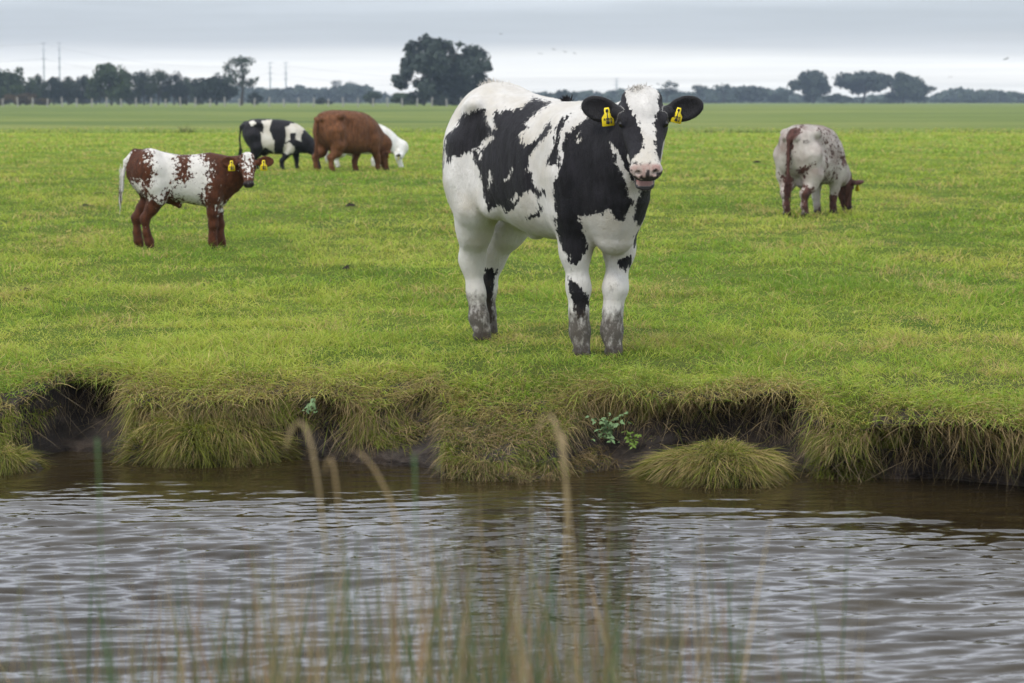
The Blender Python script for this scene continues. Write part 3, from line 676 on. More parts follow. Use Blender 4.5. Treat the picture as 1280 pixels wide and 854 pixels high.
def grazer(name, loc, rz, sc, mat, label, cat='cow', key='', hs=.95, poll=(.95, 0, .47), hdir=(.25, 0, -.97), hup=(.97, 0, .25), legdx=(0, 0, 0, 0), tags=(1, 1), hair=None, neckx=0, **kw):
    sx, sy, sz = sc; W = w2l(rz)
    def p(x, y, z): return (x * sx, y * sy, z * sz)
    m = (sx + sy + sz) / 3
    tr = [(-.66, .86, .06, .08, .1), (-.60, .84, .19, .22, .25), (-.5, .80, .27, .32, .34), (-.35, .76, .31, .38, .38), (-.1, .72, .34, .42, .40), (.15, .70, .33, .42, .39), (.35, .69, .28, .39, .36), (.5, .66, .23, .33, .32), (.62, .62, .17, .24, .26), (.70, .6, .08, .12, .15)]
    L = []
    for i, (nm, q, f) in enumerate((('leg_fr', -1, 1), ('leg_fl', 1, 1), ('leg_hr', -1, 0), ('leg_hl', 1, 0))):
        d = legdx[i]
        if f: pts = [(.40, .17, .6), (.40 + d * .3, .17, .44), (.42 + d * .7, .15, .31), (.43 + d, .13, .20), (.43 + d, .12, .10), (.44 + d, .12, .05)]; rd = [.14, .105, .07, .056, .042, .046]
        else: pts = [(-.42, .18, .75), (-.38 + d * .2, .21, .52), (-.40 + d * .5, .19, .38), (-.51 + d, .16, .28), (-.50 + d, .15, .13), (-.48 + d, .15, .05)]; rd = [.19, .15, .105, .066, .046, .050]
        rd = [r * k for r, k in zip(rd, (1, .92, .88, .84, .84, .84))]; L.append((nm, [p(a, b * q, c) for a, b, c in pts], [r * m for r in rd], (.052 * m, (1, 0))))
    n1 = (.78 + neckx * .5, 0, .50)
    P = dict(key=key, loc=loc, rz=rz, hs=hs, view=W(0, 1, 0), dirtz=.03, hair=hair, hairw=.003, tags=tags, tags_s=1.3, rel=.010, dents=[((-.20 * sx, .31 * sy, .88 * sz), (.10, .14, .12), -.035), ((.24 * sx, .3 * sy, .66 * sz), (.05, .14, .2), -.02), ((-.40 * sx, .3 * sy, .62 * sz), (.06, .14, .1), -.02)],
        tn=2.55, trunk=[(a * sx, b * sz, c * sy * .96, d * sz, e * sz * kw.get('belly', .93)) for a, b, c, d, e in tr],
        lumps=[('e', p(-.47, -.16, .78), (.16 * sx, .115 * sy, .28 * sz)), ('e', p(-.47, .16, .78), (.16 * sx, .115 * sy, .28 * sz)), ('e', p(-.36, -.265, 1.03), (.085 * sx, .055 * sy, .055 * sz), None, .05), ('e', p(-.36, .265, 1.03), (.085 * sx, .055 * sy, .055 * sz), None, .05), ('e', p(-.63, -.09, .98), (.05 * sx, .05 * sy, .05 * sz), None, .05), ('e', p(-.63, .09, .98), (.05 * sx, .05 * sy, .05 * sz), None, .05),
               ('e', p(.36, -.2, .66), (.14 * sx, .09 * sy, .25 * sz)), ('e', p(.36, .2, .66), (.14 * sx, .09 * sy, .25 * sz)), ('r', p(-.3, 0, .42), p(-.22, 0, .36), .09 * m, .07 * m)],
        legs=L, neck=[(p(.45, 0, .68), p(*n1), .25 * m, .16 * m, ((0, 1, 0), .75)), (p(*n1), tuple(np.array(poll) * (sx, 1, sz) - np.array([.02, 0, .07])), .16 * m, .115 * m, ((0, 1, 0), .8))],
        poll=tuple(np.array(poll) * (sx, 1, sz)), hdir=hdir, hup=hup,
        ears=[((-.25, -1, .05), (.3, 0, -.6)), ((-.25, 1, .05), (.3, 0, -.6))],
        tail=kw.get('tail') or [(p(-.60, 0, 1.06), .035 * m), (p(-.69, 0, .96), .03 * m), (p(-.71, 0, .7), .022 * m), (p(-.70, 0, .42), .02 * m)],
        sheet=SHEET.get(key, []), stain=kw.get('stain', []),
        tufts=[('tail_hair', p(-.70, 0, .40), (0, 0, -1), 400, .16 * m, .12, (.014, .014, .05), kw.get('tailm', .05))], tw=.003)
    if kw.get('earblk'): P['earblk'] = True
    return tag(build_animal(name, P, mat, .013), label, cat)
def herd():
    bw = coat_material('coat_black_cream', BLACK, (.66, .62, .55), edge=.02, escale=16)
    grazer('cow', (-4.55, 46.6, 0), R(6), (.95, .78, .85), bw, 'black cow with cream patches grazing side-on, partly hidden behind the big brown cow', key='far_bw', legdx=(-.30, .0, 0, .1), hs=.8, tags=(0, 0), poll=(.85, -.05, .46), tailm=.05)
    br = coat_material('coat_red_brown', (.135, .054, .021), (.24, .10, .045), edge=.03, escale=12, light2=(.22, .08, .03))
    grazer('cow', (-3.02, 44.8, 0), R(41), (1.05, 1.05, 1.0), br, 'large plain red brown cow grazing with its rump towards the camera', key='brown', poll=(.80, 0, .45), legdx=(.12, -.2, 0, -.1), tags=(1, 0), hair=(30000, .03))
    wh = coat_material('coat_white', (.02, .018, .018), (.80, .79, .77), edge=.02, escale=16)
    grazer('calf', (-2.95, 47.6, 0), R(4), (.98, .85, .80), wh, 'white calf grazing almost hidden behind the large brown cow, black ear', 'calf', key='white', legdx=(-.20, -.02, 0, 0), hs=.78, poll=(.77, -.1, .42), earblk=True, tags=(1, 0), tailm=-.05)
    ro = coat_material('coat_roan', (.080, .035, .026), (.55, .50, .45), edge=.02, escale=20, roan=.22, rscale=30, light2=(.30, .22, .19), streak=.6)
    grazer('cow', (3.49, 28.1, 0), R(56), (.88, .78, .91), ro, 'roan white and reddish heifer grazing alone, tail and rump towards the camera', key='roan', belly=.84, hs=.92, hair=(40000, .02), tailm=.05,
           poll=(.97, 0, .49), legdx=(-.05, -.1, .0, -.0), tags=(1, 0), stain=[(np.array([-.5, -.16, .84]), np.array([.12, .08, .05]), .6), (np.array([-.5, .17, .84]), np.array([.12, .06, .09]), .6)])
# ------------------------------------------------------------------ land, bank, water
WZ = -.375                                        # water level
XS = np.array([-9., -3.2, -2.45, -2.33, -2.15, -1.98, -1.92, -1.78, -1.45, -1.07, -.88, -.62, -.56, -.36, -.30, .0, .19, .24, .45, .64, .75, 1.0, 1.30, 1.40, 1.53, 1.60, 1.9, 2.1, 2.33, 3.2, 9.])
LIPY = np.array([11.5, 11.3, 11.2, 11.2, 11.7, 11.75, 11.7, 11.35, 11.3, 11.4, 11.3, 11.35, 11.45, 11.5, 11.3, 11.1, 11.05, 11.1, 11.2, 11.1, 11.0, 11.05, 11.1, 10.8, 10.7, 10.55, 10.3, 10.25, 10.1, 10.0, 10.2])
WATY = np.array([11.1, 11.1, 11.0, 11.1, 11.5, 11.5, 11.45, 11.3, 11.3, 11.35, 11.2, 11.1, 11.05, 11.0, 10.75, 10.6, 10.65, 10.8, 10.95, 10.9, 10.95, 11.0, 10.95, 10.72, 10.65, 10.7, 10.65, 10.5, 10.4, 10.3, 10.5])
SL = np.array([.5, .5, .75, .6, -.1, -.15, .1, .5, .55, .55, .2, .5, .4, .1, 1., 1., 1., .5, .15, .2, .1, -.05, .0, .8, .75, .3, .2, .15, .2, .4, .4])
def lipy(x): return np.interp(x, XS, LIPY) + .13 * fbm(x * 2.9, np.asarray(x) * 0 + 3.3, seed=4, oct=3) + .035 * vnoise(np.asarray(x) * 9, np.asarray(x) * 0, seed=5)
def dropz(x): return .045 + .12 * np.clip(slump(x), 0, 1) + .03 * vnoise(np.asarray(x) * 3.1, np.asarray(x) * 0 + 1, seed=14)
def roll(x, r): return -dropz(x) * np.exp(-np.maximum(r, 0) / (.06 + .20 * np.clip(slump(x), 0, 1)))
def slump(x): return np.interp(x + .05 * vnoise(x * 5, x * 0, seed=12), XS, SL)
def zfield(x, y):
    x = np.asarray(x, float); y = np.asarray(y, float)
    a = .050 * fbm(x * 1.3, y * 1.1, seed=1, oct=4) + .05 * fbm(x * .22, y * .22, seed=2, oct=2) * sstep(13, 20, y)
    z = a * (1 - sstep(60, 110, y)) * (.45 + .55 * sstep(12.0, 16, y))
    z = z - .028 * np.exp(-((y - 104 - 1.2 * vnoise(x * .05, x * 0, seed=3)) / 1.3) ** 2) * 6
    return z + .55 * sstep(150, 330, y)
def bank(x, a):
    """bank face below the lip; a 0..1 down to the bed"""
    L = lipy(x); W = np.interp(x, XS, WATY) + .03 * fbm(x * 3, x * 0 + 9, seed=6); s = slump(x)
    b = np.clip((a - .10) / .72, 0, 1)
    y = np.where(a < .10, L + .16 * (1 - a / .10), L + (W - L) * b)
    y = y + np.sin(np.pi * b ** .8) * np.where(s > 0, .16 - .30 * s, .16 - .5 * s) * (a > .1)
    dz = dropz(x); z = np.where(a < .10, roll(x, .16 * (1 - a / .10)) - .015, -dz - .015 + (WZ + dz + .015) * b) - np.clip((a - .82) / .18, 0, 1) * .5
    y = y - np.clip((a - .82) / .18, 0, 1) * .35
    amp = sstep(.1, .3, a)
    n = .07 * fbm(x * 4, z * 6 + y, a * 3, 8, 3) + .055 * fbm(x * 14, z * 17, y * 9, 10, 5, .62)
    led = .02 * np.abs(vnoise(x * 2.3, z * 21, seed=13))
    zc = .03 * fbm(x * 8, a * 6, seed=21, oct=2) * sstep(.15, .4, a) * (1 - sstep(.7, .85, a))
    return y + (n + led) * amp, z + zc

def palette(x, y, n, far=0.):
    """per-blade colour: patches of lush, yellow-green, straw"""
    g1 = np.array([.165, .280, .034]); g2 = np.array([.305, .380, .060]); g3 = np.array([.44, .44, .10]); st = np.array([.50, .39, .17]); dk = np.array([.045, .095, .010])
    v = fbm(x * .75, y * .45, seed=31, oct=5, gain=.6) * 1.15 + rng.normal(0, .32, n)
    c = g2[None] + (g1 - g2)[None] * sstep(.0, -.5, v)[:, None]
    c = c + (g3 - c) * sstep(.1, .7, v)[:, None]
    w = fbm(x * 1.7, y * 1.1, seed=37, oct=3)
    ps = .10 + .42 * sstep(.05, .45, w) + far * .06
    m = rng.random(n) < ps; c[m] = st * rng.uniform(.6, 1.15, (m.sum(), 1))
    m = rng.random(n) < .08 + .6 * sstep(.15, .5, fbm(x * 1.6 + 9, y * 1.2, seed=41, oct=4)); c[m] = c[m] * .5 + dk * .5
    return c * rng.uniform(.75, 1.25, (n, 1))

def blades(root, d, L, w, bend, segs=2, taper=1.5, face=None):
    n = len(root); d = nrm2(np.asarray(d, float)); L = np.asarray(L)[:, None] * np.ones((n, 1)); w = (np.asarray(w) * np.ones(n))[:, None]
    sd = nrm2(np.cross(d, rng.normal(0, 1, (n, 3)) if face is None else face))
    ts = np.linspace(0, 1, segs + 1); V = []
    for t in ts[:-1]:
        p = root + d * L * t + bend * L * t * t
        ww = w * (1 - t ** taper * .85); V += [p - sd * ww * .5, p + sd * ww * .5]
    V.append(root + d * L + bend * L)
    k = 2 * segs + 1; V = np.stack(V, 1).reshape(-1, 3); b = np.arange(n, dtype=np.int64)[:, None] * k
    Q = [b + np.array([2 * i, 2 * i + 1, 2 * i + 3, 2 * i + 2]) for i in range(segs - 1)]
    return V, (np.concatenate(Q) if Q else np.zeros((0, 4), int)), b + np.array([2 * segs - 2, 2 * segs - 1, 2 * segs]), k

def blade_obj(name, parts, mat, parent=None, tipl=1.25):
    Vs, Qs, Ts, Cs = [], [], [], []; off = 0
    for (V, Q, T, k), c in parts:
        Vs.append(V); Qs.append(Q + off); Ts.append(T + off); off += len(V)
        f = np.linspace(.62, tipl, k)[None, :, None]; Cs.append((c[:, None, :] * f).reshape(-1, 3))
    F = [f for f in (np.concatenate(Qs), np.concatenate(Ts)) if len(f)]
    return mesh_obj(name, np.concatenate(Vs), F, mat, parent, cols={'col': np.clip(np.concatenate(Cs), 0, 1)}, smooth=False)

def grass_mat(name='grass_blade', tr=.42, rough=.6):
    t = NT(name); c = t.attr('col', 'Color')
    b = t.n('BsdfPrincipled'); t.set(b, 'Base Color', c); t.set(b, 'Roughness', rough); t.set(b, 'Specular IOR Level', .25)
    tl = t.n('BsdfTranslucent'); t.set(tl, 0, t.mix(1., c, (1.25, 1.3, .8, 1), 'MULTIPLY'))
    mx = t.n('MixShader'); mx.inputs[0].default_value = tr
    t.t.links.new(b.outputs[0], mx.inputs[1]); t.t.links.new(tl.outputs[0], mx.inputs[2]); t.t.links.new(mx.outputs[0], t.out.inputs[0]); return t.m

def field_mat():
    t = NT('pasture'); co = t.objco(); geo = t.n('NewGeometry').outputs['Position']
    sep = t.n('SeparateXYZ'); t.t.links.new(geo, sep.inputs[0]); y = sep.outputs[1]
    a = t.noise(co, .45, 5, .6); b = t.noise(t.objco((1, 3, 1)), 1.6, 6, .65); c3 = t.noise(co, 14, 4, .6)
    mp = t.math('ADD', t.math('MULTIPLY', a, .45), t.math('ADD', t.math('MULTIPLY', b, .35), t.math('MULTIPLY', c3, .2)))
    near = t.ramp(mp, [(.34, (.075, .150, .012)), (.46, (.150, .235, .020)), (.56, (.21, .28, .030)), (.68, (.32, .31, .08))])
    far = t.ramp(t.noise(t.objco((.02, .055, 1)), 1.0, 8, .75), [(.38, (.075, .112, .028)), (.5, (.122, .160, .036)), (.62, (.18, .20, .055))])
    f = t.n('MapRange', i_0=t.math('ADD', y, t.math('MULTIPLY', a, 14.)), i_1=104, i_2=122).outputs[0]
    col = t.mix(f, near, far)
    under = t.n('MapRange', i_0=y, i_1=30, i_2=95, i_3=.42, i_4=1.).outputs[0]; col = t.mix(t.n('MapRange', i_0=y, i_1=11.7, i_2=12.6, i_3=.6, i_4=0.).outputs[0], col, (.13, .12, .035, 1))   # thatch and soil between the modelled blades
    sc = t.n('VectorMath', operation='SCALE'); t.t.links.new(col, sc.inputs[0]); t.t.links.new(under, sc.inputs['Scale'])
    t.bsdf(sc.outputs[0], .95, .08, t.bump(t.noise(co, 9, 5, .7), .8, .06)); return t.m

def soil_mat():
    t = NT('peat_soil'); co = t.objco()
    n = t.noise(co, 7, 6, .7); n2 = t.noise(t.objco((1, 1, 2.4)), 30, 5, .7)
    c = t.ramp(n, [(.3, (.012, .009, .007)), (.5, (.034, .025, .019)), (.68, (.085, .063, .047))])
    c = t.mix(t.n('MapRange', i_0=n2, i_1=.55, i_2=.75, i_4=.6).outputs[0], c, (.13, .10, .075, 1))
    z = t.n('SeparateXYZ'); t.t.links.new(t.n('NewGeometry').outputs['Position'], z.inputs[0])
    wet = t.n('MapRange', i_0=z.outputs[2], i_1=WZ + .02, i_2=WZ + .09, i_3=.28, i_4=.9).outputs[0]
    mo = t.n('MapRange', i_0=t.math('ADD', t.attr('moss'), t.math('MULTIPLY', t.math('SUBTRACT', n2, .5), .9)), i_1=.35, i_2=.6).outputs[0]
    c = t.mix(mo, c, (.12, .15, .008, 1))
    t.bsdf(c, wet, .4, t.bump(t.math('ADD', t.noise(co, 55, 6, .75), t.math('MULTIPLY', n2, 1.0)), 1.0, .022)); return t.m

def water_mat():
    t = NT('canal_water'); co = t.objco()
    n = t.noise(t.objco((.5, 1.2, 1)), 1.1, 5, .6)
    c = t.ramp(n, [(.3, (.016, .011, .005)), (.7, (.030, .022, .009))])
    b1 = t.noise(t.objco((.45, 1, 1)), 26, 3, .5); 
    t.bsdf(c, .035, .5, t.bump(b1, .16, .012), IOR=1.34); return t.m

def build_land():
    # pasture: one sheet from the lip of the bank to the horizon
    s = np.linspace(-1, 1, 421); s = np.sign(s) * (np.abs(s) ** 1.25)
    r = np.concatenate([np.arange(0, 3, .06), 3 + np.cumsum(.06 * 1.035 ** np.arange(400))]); r = r[r < 1440]
    S, Rr_ = np.meshgrid(s, r); X = S * (7 + 1.1 * Rr_)
    X = np.clip(X, -3000, 3000); Y = lipy(np.clip(X, -9, 9)) + Rr_; Z = zfield(X, Y)
    Z = Z + roll(X, Rr_) - .022 * np.exp(-(Rr_ / .45) ** 2)
    nr, ncl = X.shape; V = np.stack([X, Y, Z], -1).reshape(-1, 3)
    i = np.arange((nr - 1) * ncl).reshape(nr - 1, ncl)[:, :-1].ravel(); F = np.stack([i, i + 1, i + ncl + 1, i + ncl], 1)
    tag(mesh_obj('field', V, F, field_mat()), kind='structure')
    # far bank face
    xs = np.arange(-7.5, 7.5, .018); aa = np.linspace(0, 1, 84); X, A = np.meshgrid(xs, aa); Y, Z = bank(X, A)
    nr, ncl = X.shape; V = np.stack([X, Y, Z], -1).reshape(-1, 3)
    i = np.arange((nr - 1) * ncl).reshape(nr - 1, ncl)[:, :-1].ravel(); F = np.stack([i, i + ncl, i + ncl + 1, i + 1], 1)
    moss = np.exp(-((V[:, 0] - 1.68) / .10) ** 2 - ((V[:, 2] + .19) / .06) ** 2) + .8 * np.exp(-((V[:, 0] - .62) / .05) ** 2 - ((V[:, 2] + .14) / .05) ** 2) + .6 * np.exp(-((V[:, 0] + .97) / .06) ** 2 - ((V[:, 2] + .22) / .05) ** 2)
    tag(mesh_obj('canal_bank', V, F, soil_mat(), attrs={'moss': moss}), kind='structure')
    # near bank, where the photographer stands
    xs = np.linspace(-9, 9, 120); ys = np.linspace(-14, 6.2, 90); X, Y = np.meshgrid(xs, ys)
    Z = -.10 - .55 * sstep(2.6, 5.6, Y) - .2 * sstep(5, 6.2, Y) + .04 * fbm(X, Y, seed=50)
    ncl = 120; V = np.stack([X, Y, Z], -1).reshape(-1, 3); i = np.arange(89 * ncl).reshape(89, ncl)[:, :-1].ravel(); F = np.stack([i, i + 1, i + ncl + 1, i + ncl], 1)
    tag(mesh_obj('near_bank', V, F, soil_mat(), attrs={'moss': np.zeros(len(V))}), kind='structure')
    # water: real ripples
    dx, dy = .022, .0125
    xs = np.arange(-4.6, 4.6, dx); ys = np.arange(4.2, 12.3, dy); X, Y = np.meshgrid(xs, ys)
    Z = np.zeros_like(X); g = np.random.default_rng(5)
    wx = X + .10 * fbm(X * 1.1, Y * 1.1, seed=61, oct=2); wy = Y + .10 * fbm(X * .9, Y * 1.1, seed=62, oct=2)
    for k in range(56):
        lam = .046 * (6.5 ** g.random()); th = R(97) + g.normal(0, R(13)); kk = 2 * math.pi / lam
        ph = g.random() * 6.28; amp = .0150 * lam ** 1.06 * g.uniform(.5, 1.1)
        grp = np.clip(.45 + .85 * vnoise(X * .8 + k * 3.1, Y * 1.1, seed=70 + k), .08, 1.3)
        Z += amp * grp * np.sin(kk * (wx * math.cos(th) + wy * math.sin(th)) + ph + .6 * np.sin(kk * .31 * (wy + .3 * wx)))
    calm = 1 - .80 * sstep(9.0, 10.4, Y + .35 * fbm(X * .8, Y * .6, seed=66) + .10 * X)
    Z = Z * calm * (1 + .35 * fbm(X * .5, Y * .8, seed=68))
    nr, ncl = X.shape; V = np.stack([X, Y, Z + WZ], -1).reshape(-1, 3)
    i = np.arange((nr - 1) * ncl).reshape(nr - 1, ncl)[:, :-1].ravel(); F = np.stack([i, i + 1, i + ncl + 1, i + ncl], 1)
    W = water_mat(); tag(mesh_obj('canal_water', V, F, W), kind='structure')
    for x0, x1 in ((-12, -4.6 + dx * .5), (xs[-1] - dx * .5, 12)):
        V, F = box_v((x0, 3.5, WZ - .2), (x1, 12.4, WZ - .004)); tag(mesh_obj('canal_water', V, F, W, smooth=False), kind='structure')

def build_grass():
    G = grass_mat(); parts = []
    zones = [(11.0, 13.5, 5200, .060, .0042, 3), (13.5, 17, 3000, .060, .0050, 2), (17, 24, 1300, .062, .0068, 2), (24, 36, 560, .068, .0105, 2), (36, 58, 220, .075, .018, 2), (58, 120, 80, .080, .036, 2)]
    for y0, y1, den, h, w, sg in zones:
        ya = y0 - (1.2 if y0 < 12 else 0); hw = lambda y: y * .215 + 1.6 + .02 * y
        n = int(den * (y1 - ya) * (hw(ya) + hw(y1))); y = rng.uniform(ya, y1, n); x = rng.uniform(-1, 1, n) * hw(y1)
        k = (np.abs(x) < hw(y)) & (y > lipy(x) - .01) & (rng.random(n) < 1.15 - sstep(80, 119, y)); x, y = x[k], y[k]
        # clumping
        cl = fbm(x * 5.2 * min(1, 14 / y0), y * 3.4 * min(1, 14 / y0), seed=80, oct=3); k = rng.random(len(x)) < .88 + .4 * cl; x, y = x[k], y[k]; n = len(x)
        edge = np.exp(-np.maximum(y - lipy(x), 0) / .22)
        big = fbm(x * .8, y * .6, seed=83, oct=2)
        L = h * rng.uniform(.4, 1.3, n) * np.clip(1 + 1.3 * cl[k] + .6 * big, .55, 2.4) * (1 + .8 * edge)
        c = palette(x, y, n, min(1, y0 / 60))
        e = edge * rng.random(n) * (1 + 1.2 * fbm(x * 1.3, y * 1.3, seed=88, oct=3)) > .42; c[e] = np.array([.38, .31, .11]) * rng.uniform(.5, 1.2, (e.sum(), 1))
        d = np.stack([rng.normal(0, .42, n), rng.normal(-.05, .42, n) - .5 * edge, np.ones(n)], 1)
        bend = np.stack([rng.normal(0, .45, n), rng.normal(-.1, .4, n) - .6 * edge, -rng.uniform(.1, .55, n) - .8 * edge], 1)
        root = np.stack([x, y, zfield(x, y) - .008 + roll(x, y - lipy(x))], 1)
        parts.append((blades(root, d, L, w * rng.uniform(.6, 1.3, n), bend, sg), c))
    n = 60000; x = rng.uniform(-4.4, 4.4, n); r = rng.random(n) ** 1.3 * .6; y = lipy(x) + r   # rank, part-dead edge turf
    k = rng.random(n) < .55 + .9 * fbm(x * 3, y * 3, seed=85, oct=3); x, y, r = x[k], y[k], r[k]; n = len(x)
    c = palette(x, y, n); e = rng.random(n) < np.clip(.62 - .8 * r + .7 * fbm(x * 1.6, y * 2.5, seed=86, oct=3), .05, .85); c[e] = np.array([.40, .32, .13]) * rng.uniform(.5, 1.15, (e.sum(), 1))
    d = np.stack([rng.normal(0, .6, n), rng.normal(-.35, .5, n), np.ones(n) * .7], 1); bend = np.stack([rng.normal(0, .4, n), rng.normal(-.4, .3, n), -rng.uniform(.3, 1.1, n)], 1)
    parts.append((blades(np.stack([x, y, zfield(x, y) - .01 + roll(x, r)], 1), d, rng.uniform(.04, .10, n), .0040 * rng.uniform(.6, 1.3, n), bend, 3), c))
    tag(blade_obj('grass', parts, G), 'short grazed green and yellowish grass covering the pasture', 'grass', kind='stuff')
    # longer turf hanging over the lip and down the slumped stretches
    def swirl(x, z, sd): return 1.9 * fbm(x * 8, z * 10, seed=sd, oct=3)
    parts = []
    n = 62000; x = rng.uniform(-4.4, 4.4, n); dens = np.clip(.38 + 1.3 * fbm(x * 4.1, x * 0, seed=90, oct=4), .05, 1.)
    cave = np.interp(x, [-2.3, -2.2, -1.98, -1.9, .25, .4, .75, 1.32], [1, .6, .6, 1, 1, .9, .8, .9]) ; k = rng.random(n) < dens * cave; x = x[k]; n = len(x)
    a = rng.uniform(.0, 1., n) ** 1.5 * .32; y, z = bank(x, a); lg = np.clip(.6 + .9 * fbm(x * 2.3, x * 0 + 5, seed=91, oct=3), .25, 1.35) * np.interp(x, [1.5, 1.65], [1, .68])
    L = rng.uniform(.05, .19, n) * lg
    d = np.stack([rng.normal(0, .4, n) + swirl(x, z, 131), -np.abs(rng.normal(.7, .35, n)), rng.normal(.15, .35, n) + .5 * swirl(x, z, 132)], 1); bend = np.stack([rng.normal(0, .25, n), rng.normal(0, .15, n), -rng.uniform(.5, 1.1, n)], 1)
    st = np.array([.34, .25, .125]); gr = np.array([.125, .135, .030])
    pick = rng.random(n) < np.clip(.60 + .7 * fbm(x * 1.9, z * 4, seed=93), .25, .92)
    g4 = np.array([.30, .29, .07]); c = np.where(pick[:, None], st, np.where((a < .10 + .05 * rng.random(n))[:, None], g4, gr)) * rng.uniform(.4, 1.25, (n, 1))
    parts.append((blades(np.stack([x, y - .005, z], 1), d, L, .0030 * rng.uniform(.6, 1.4, n), bend, 4), c))
    n = 120000; x = rng.uniform(-4.4, 4.4, n); a = rng.uniform(.08, .83, n); s = slump(x)
    cov = sstep(.30, .62, s - .10 + .95 * fbm(x * 4.5, a * 4, seed=94, oct=4)) + .10 * (s > -.1) * sstep(.7, .2, a)
    k = rng.random(n) < cov; x, a, s = x[k], a[k], s[k]; n = len(x); y, z = bank(x, a)
    L = rng.uniform(.04, .13, n) * (.8 + .5 * fbm(x * 5, a * 5, seed=95))
    d = np.stack([rng.normal(0, .45, n) + swirl(x, z, 133), -np.abs(rng.normal(.8, .3, n)), rng.normal(.45, .4, n) + .7 * swirl(x, z, 134)], 1); bend = np.stack([rng.normal(0, .25, n), rng.normal(0, .15, n), -rng.uniform(.5, 1.3, n)], 1)
    g2 = np.array([.21, .25, .035]); v = fbm(x * 2.2, z * 5, seed=97, oct=3) - .7 * a + .15 + .35 * s
    c = gr[None] * np.ones((n, 1)); c = np.where((v + rng.normal(0, .25, n) > .05)[:, None], g2, c)
    pick = rng.random(n) < np.clip(.36 + .45 * a - .25 * s + .6 * fbm(x * 3.3, z * 7, seed=98), .05, .8); c[pick] = st
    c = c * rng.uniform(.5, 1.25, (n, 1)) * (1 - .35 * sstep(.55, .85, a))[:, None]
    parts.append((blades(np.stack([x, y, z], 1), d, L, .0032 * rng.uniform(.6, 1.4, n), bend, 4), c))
    # dead roots and threads against the dark soil
    n = 6500; x = rng.uniform(-4, 4, n); a = rng.uniform(.12, .6, n); y, z = bank(x, a)
    k = rng.random(n) < .25 + .7 * sstep(.1, .5, fbm(x * 3, x * 0 + 2, seed=99)); x, a, y, z = x[k], a[k], y[k], z[k]; n = len(x)
    d = np.stack([rng.normal(0, .7, n), -rng.uniform(.2, .9, n), -rng.uniform(.0, 1., n)], 1); bend = np.stack([rng.normal(0, .5, n), rng.normal(0, .2, n), -rng.uniform(.2, 1., n)], 1)
    c = np.array([.30, .23, .14]) * rng.uniform(.3, 1.2, (n, 1)); parts.append((blades(np.stack([x, y, z], 1), d, rng.uniform(.06, .2, n), .0024, bend, 5), c))
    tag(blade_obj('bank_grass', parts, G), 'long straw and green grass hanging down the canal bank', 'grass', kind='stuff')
    # ditch edge far out: dark rushes
    n = 9000; x = rng.uniform(-24, 24, n); px = x / 104 * 3022 + 640
    cov = np.interp(px, [0, 60, 120, 170, 185, 245, 250, 400, 640, 860, 885, 1000, 1010, 1090, 1110, 1190, 1210, 1245, 1280], [.15, .2, .05, .3, .9, 1, .1, .12, .12, .15, .8, .7, .1, .6, .15, .1, .8, .6, .15])
    k = rng.random(n) < cov * .8; x = x[k]; n = len(x); y = 103.6 + rng.normal(0, .5, n); hh = np.interp(x / 104 * 3022 + 640, [0, 228, 232, 243, 250], [1, 1, 2.4, 1.5, 1])
    parts = [(blades(np.stack([x, y, zfield(x, y)], 1), np.stack([rng.normal(0, .3, n), rng.normal(0, .3, n), np.ones(n)], 1), rng.uniform(.12, .3, n) * hh, .03, np.stack([rng.normal(0, .3, n), rng.normal(0, .3, n), -rng.uniform(0, .3, n)], 1), 2), np.array([.045, .055, .022]) * rng.uniform(.5, 1.5, (n, 1)))]
    tag(blade_obj('rushes', parts, G), 'dark rushes along the distant ditch across the pasture', 'rushes', kind='stuff')

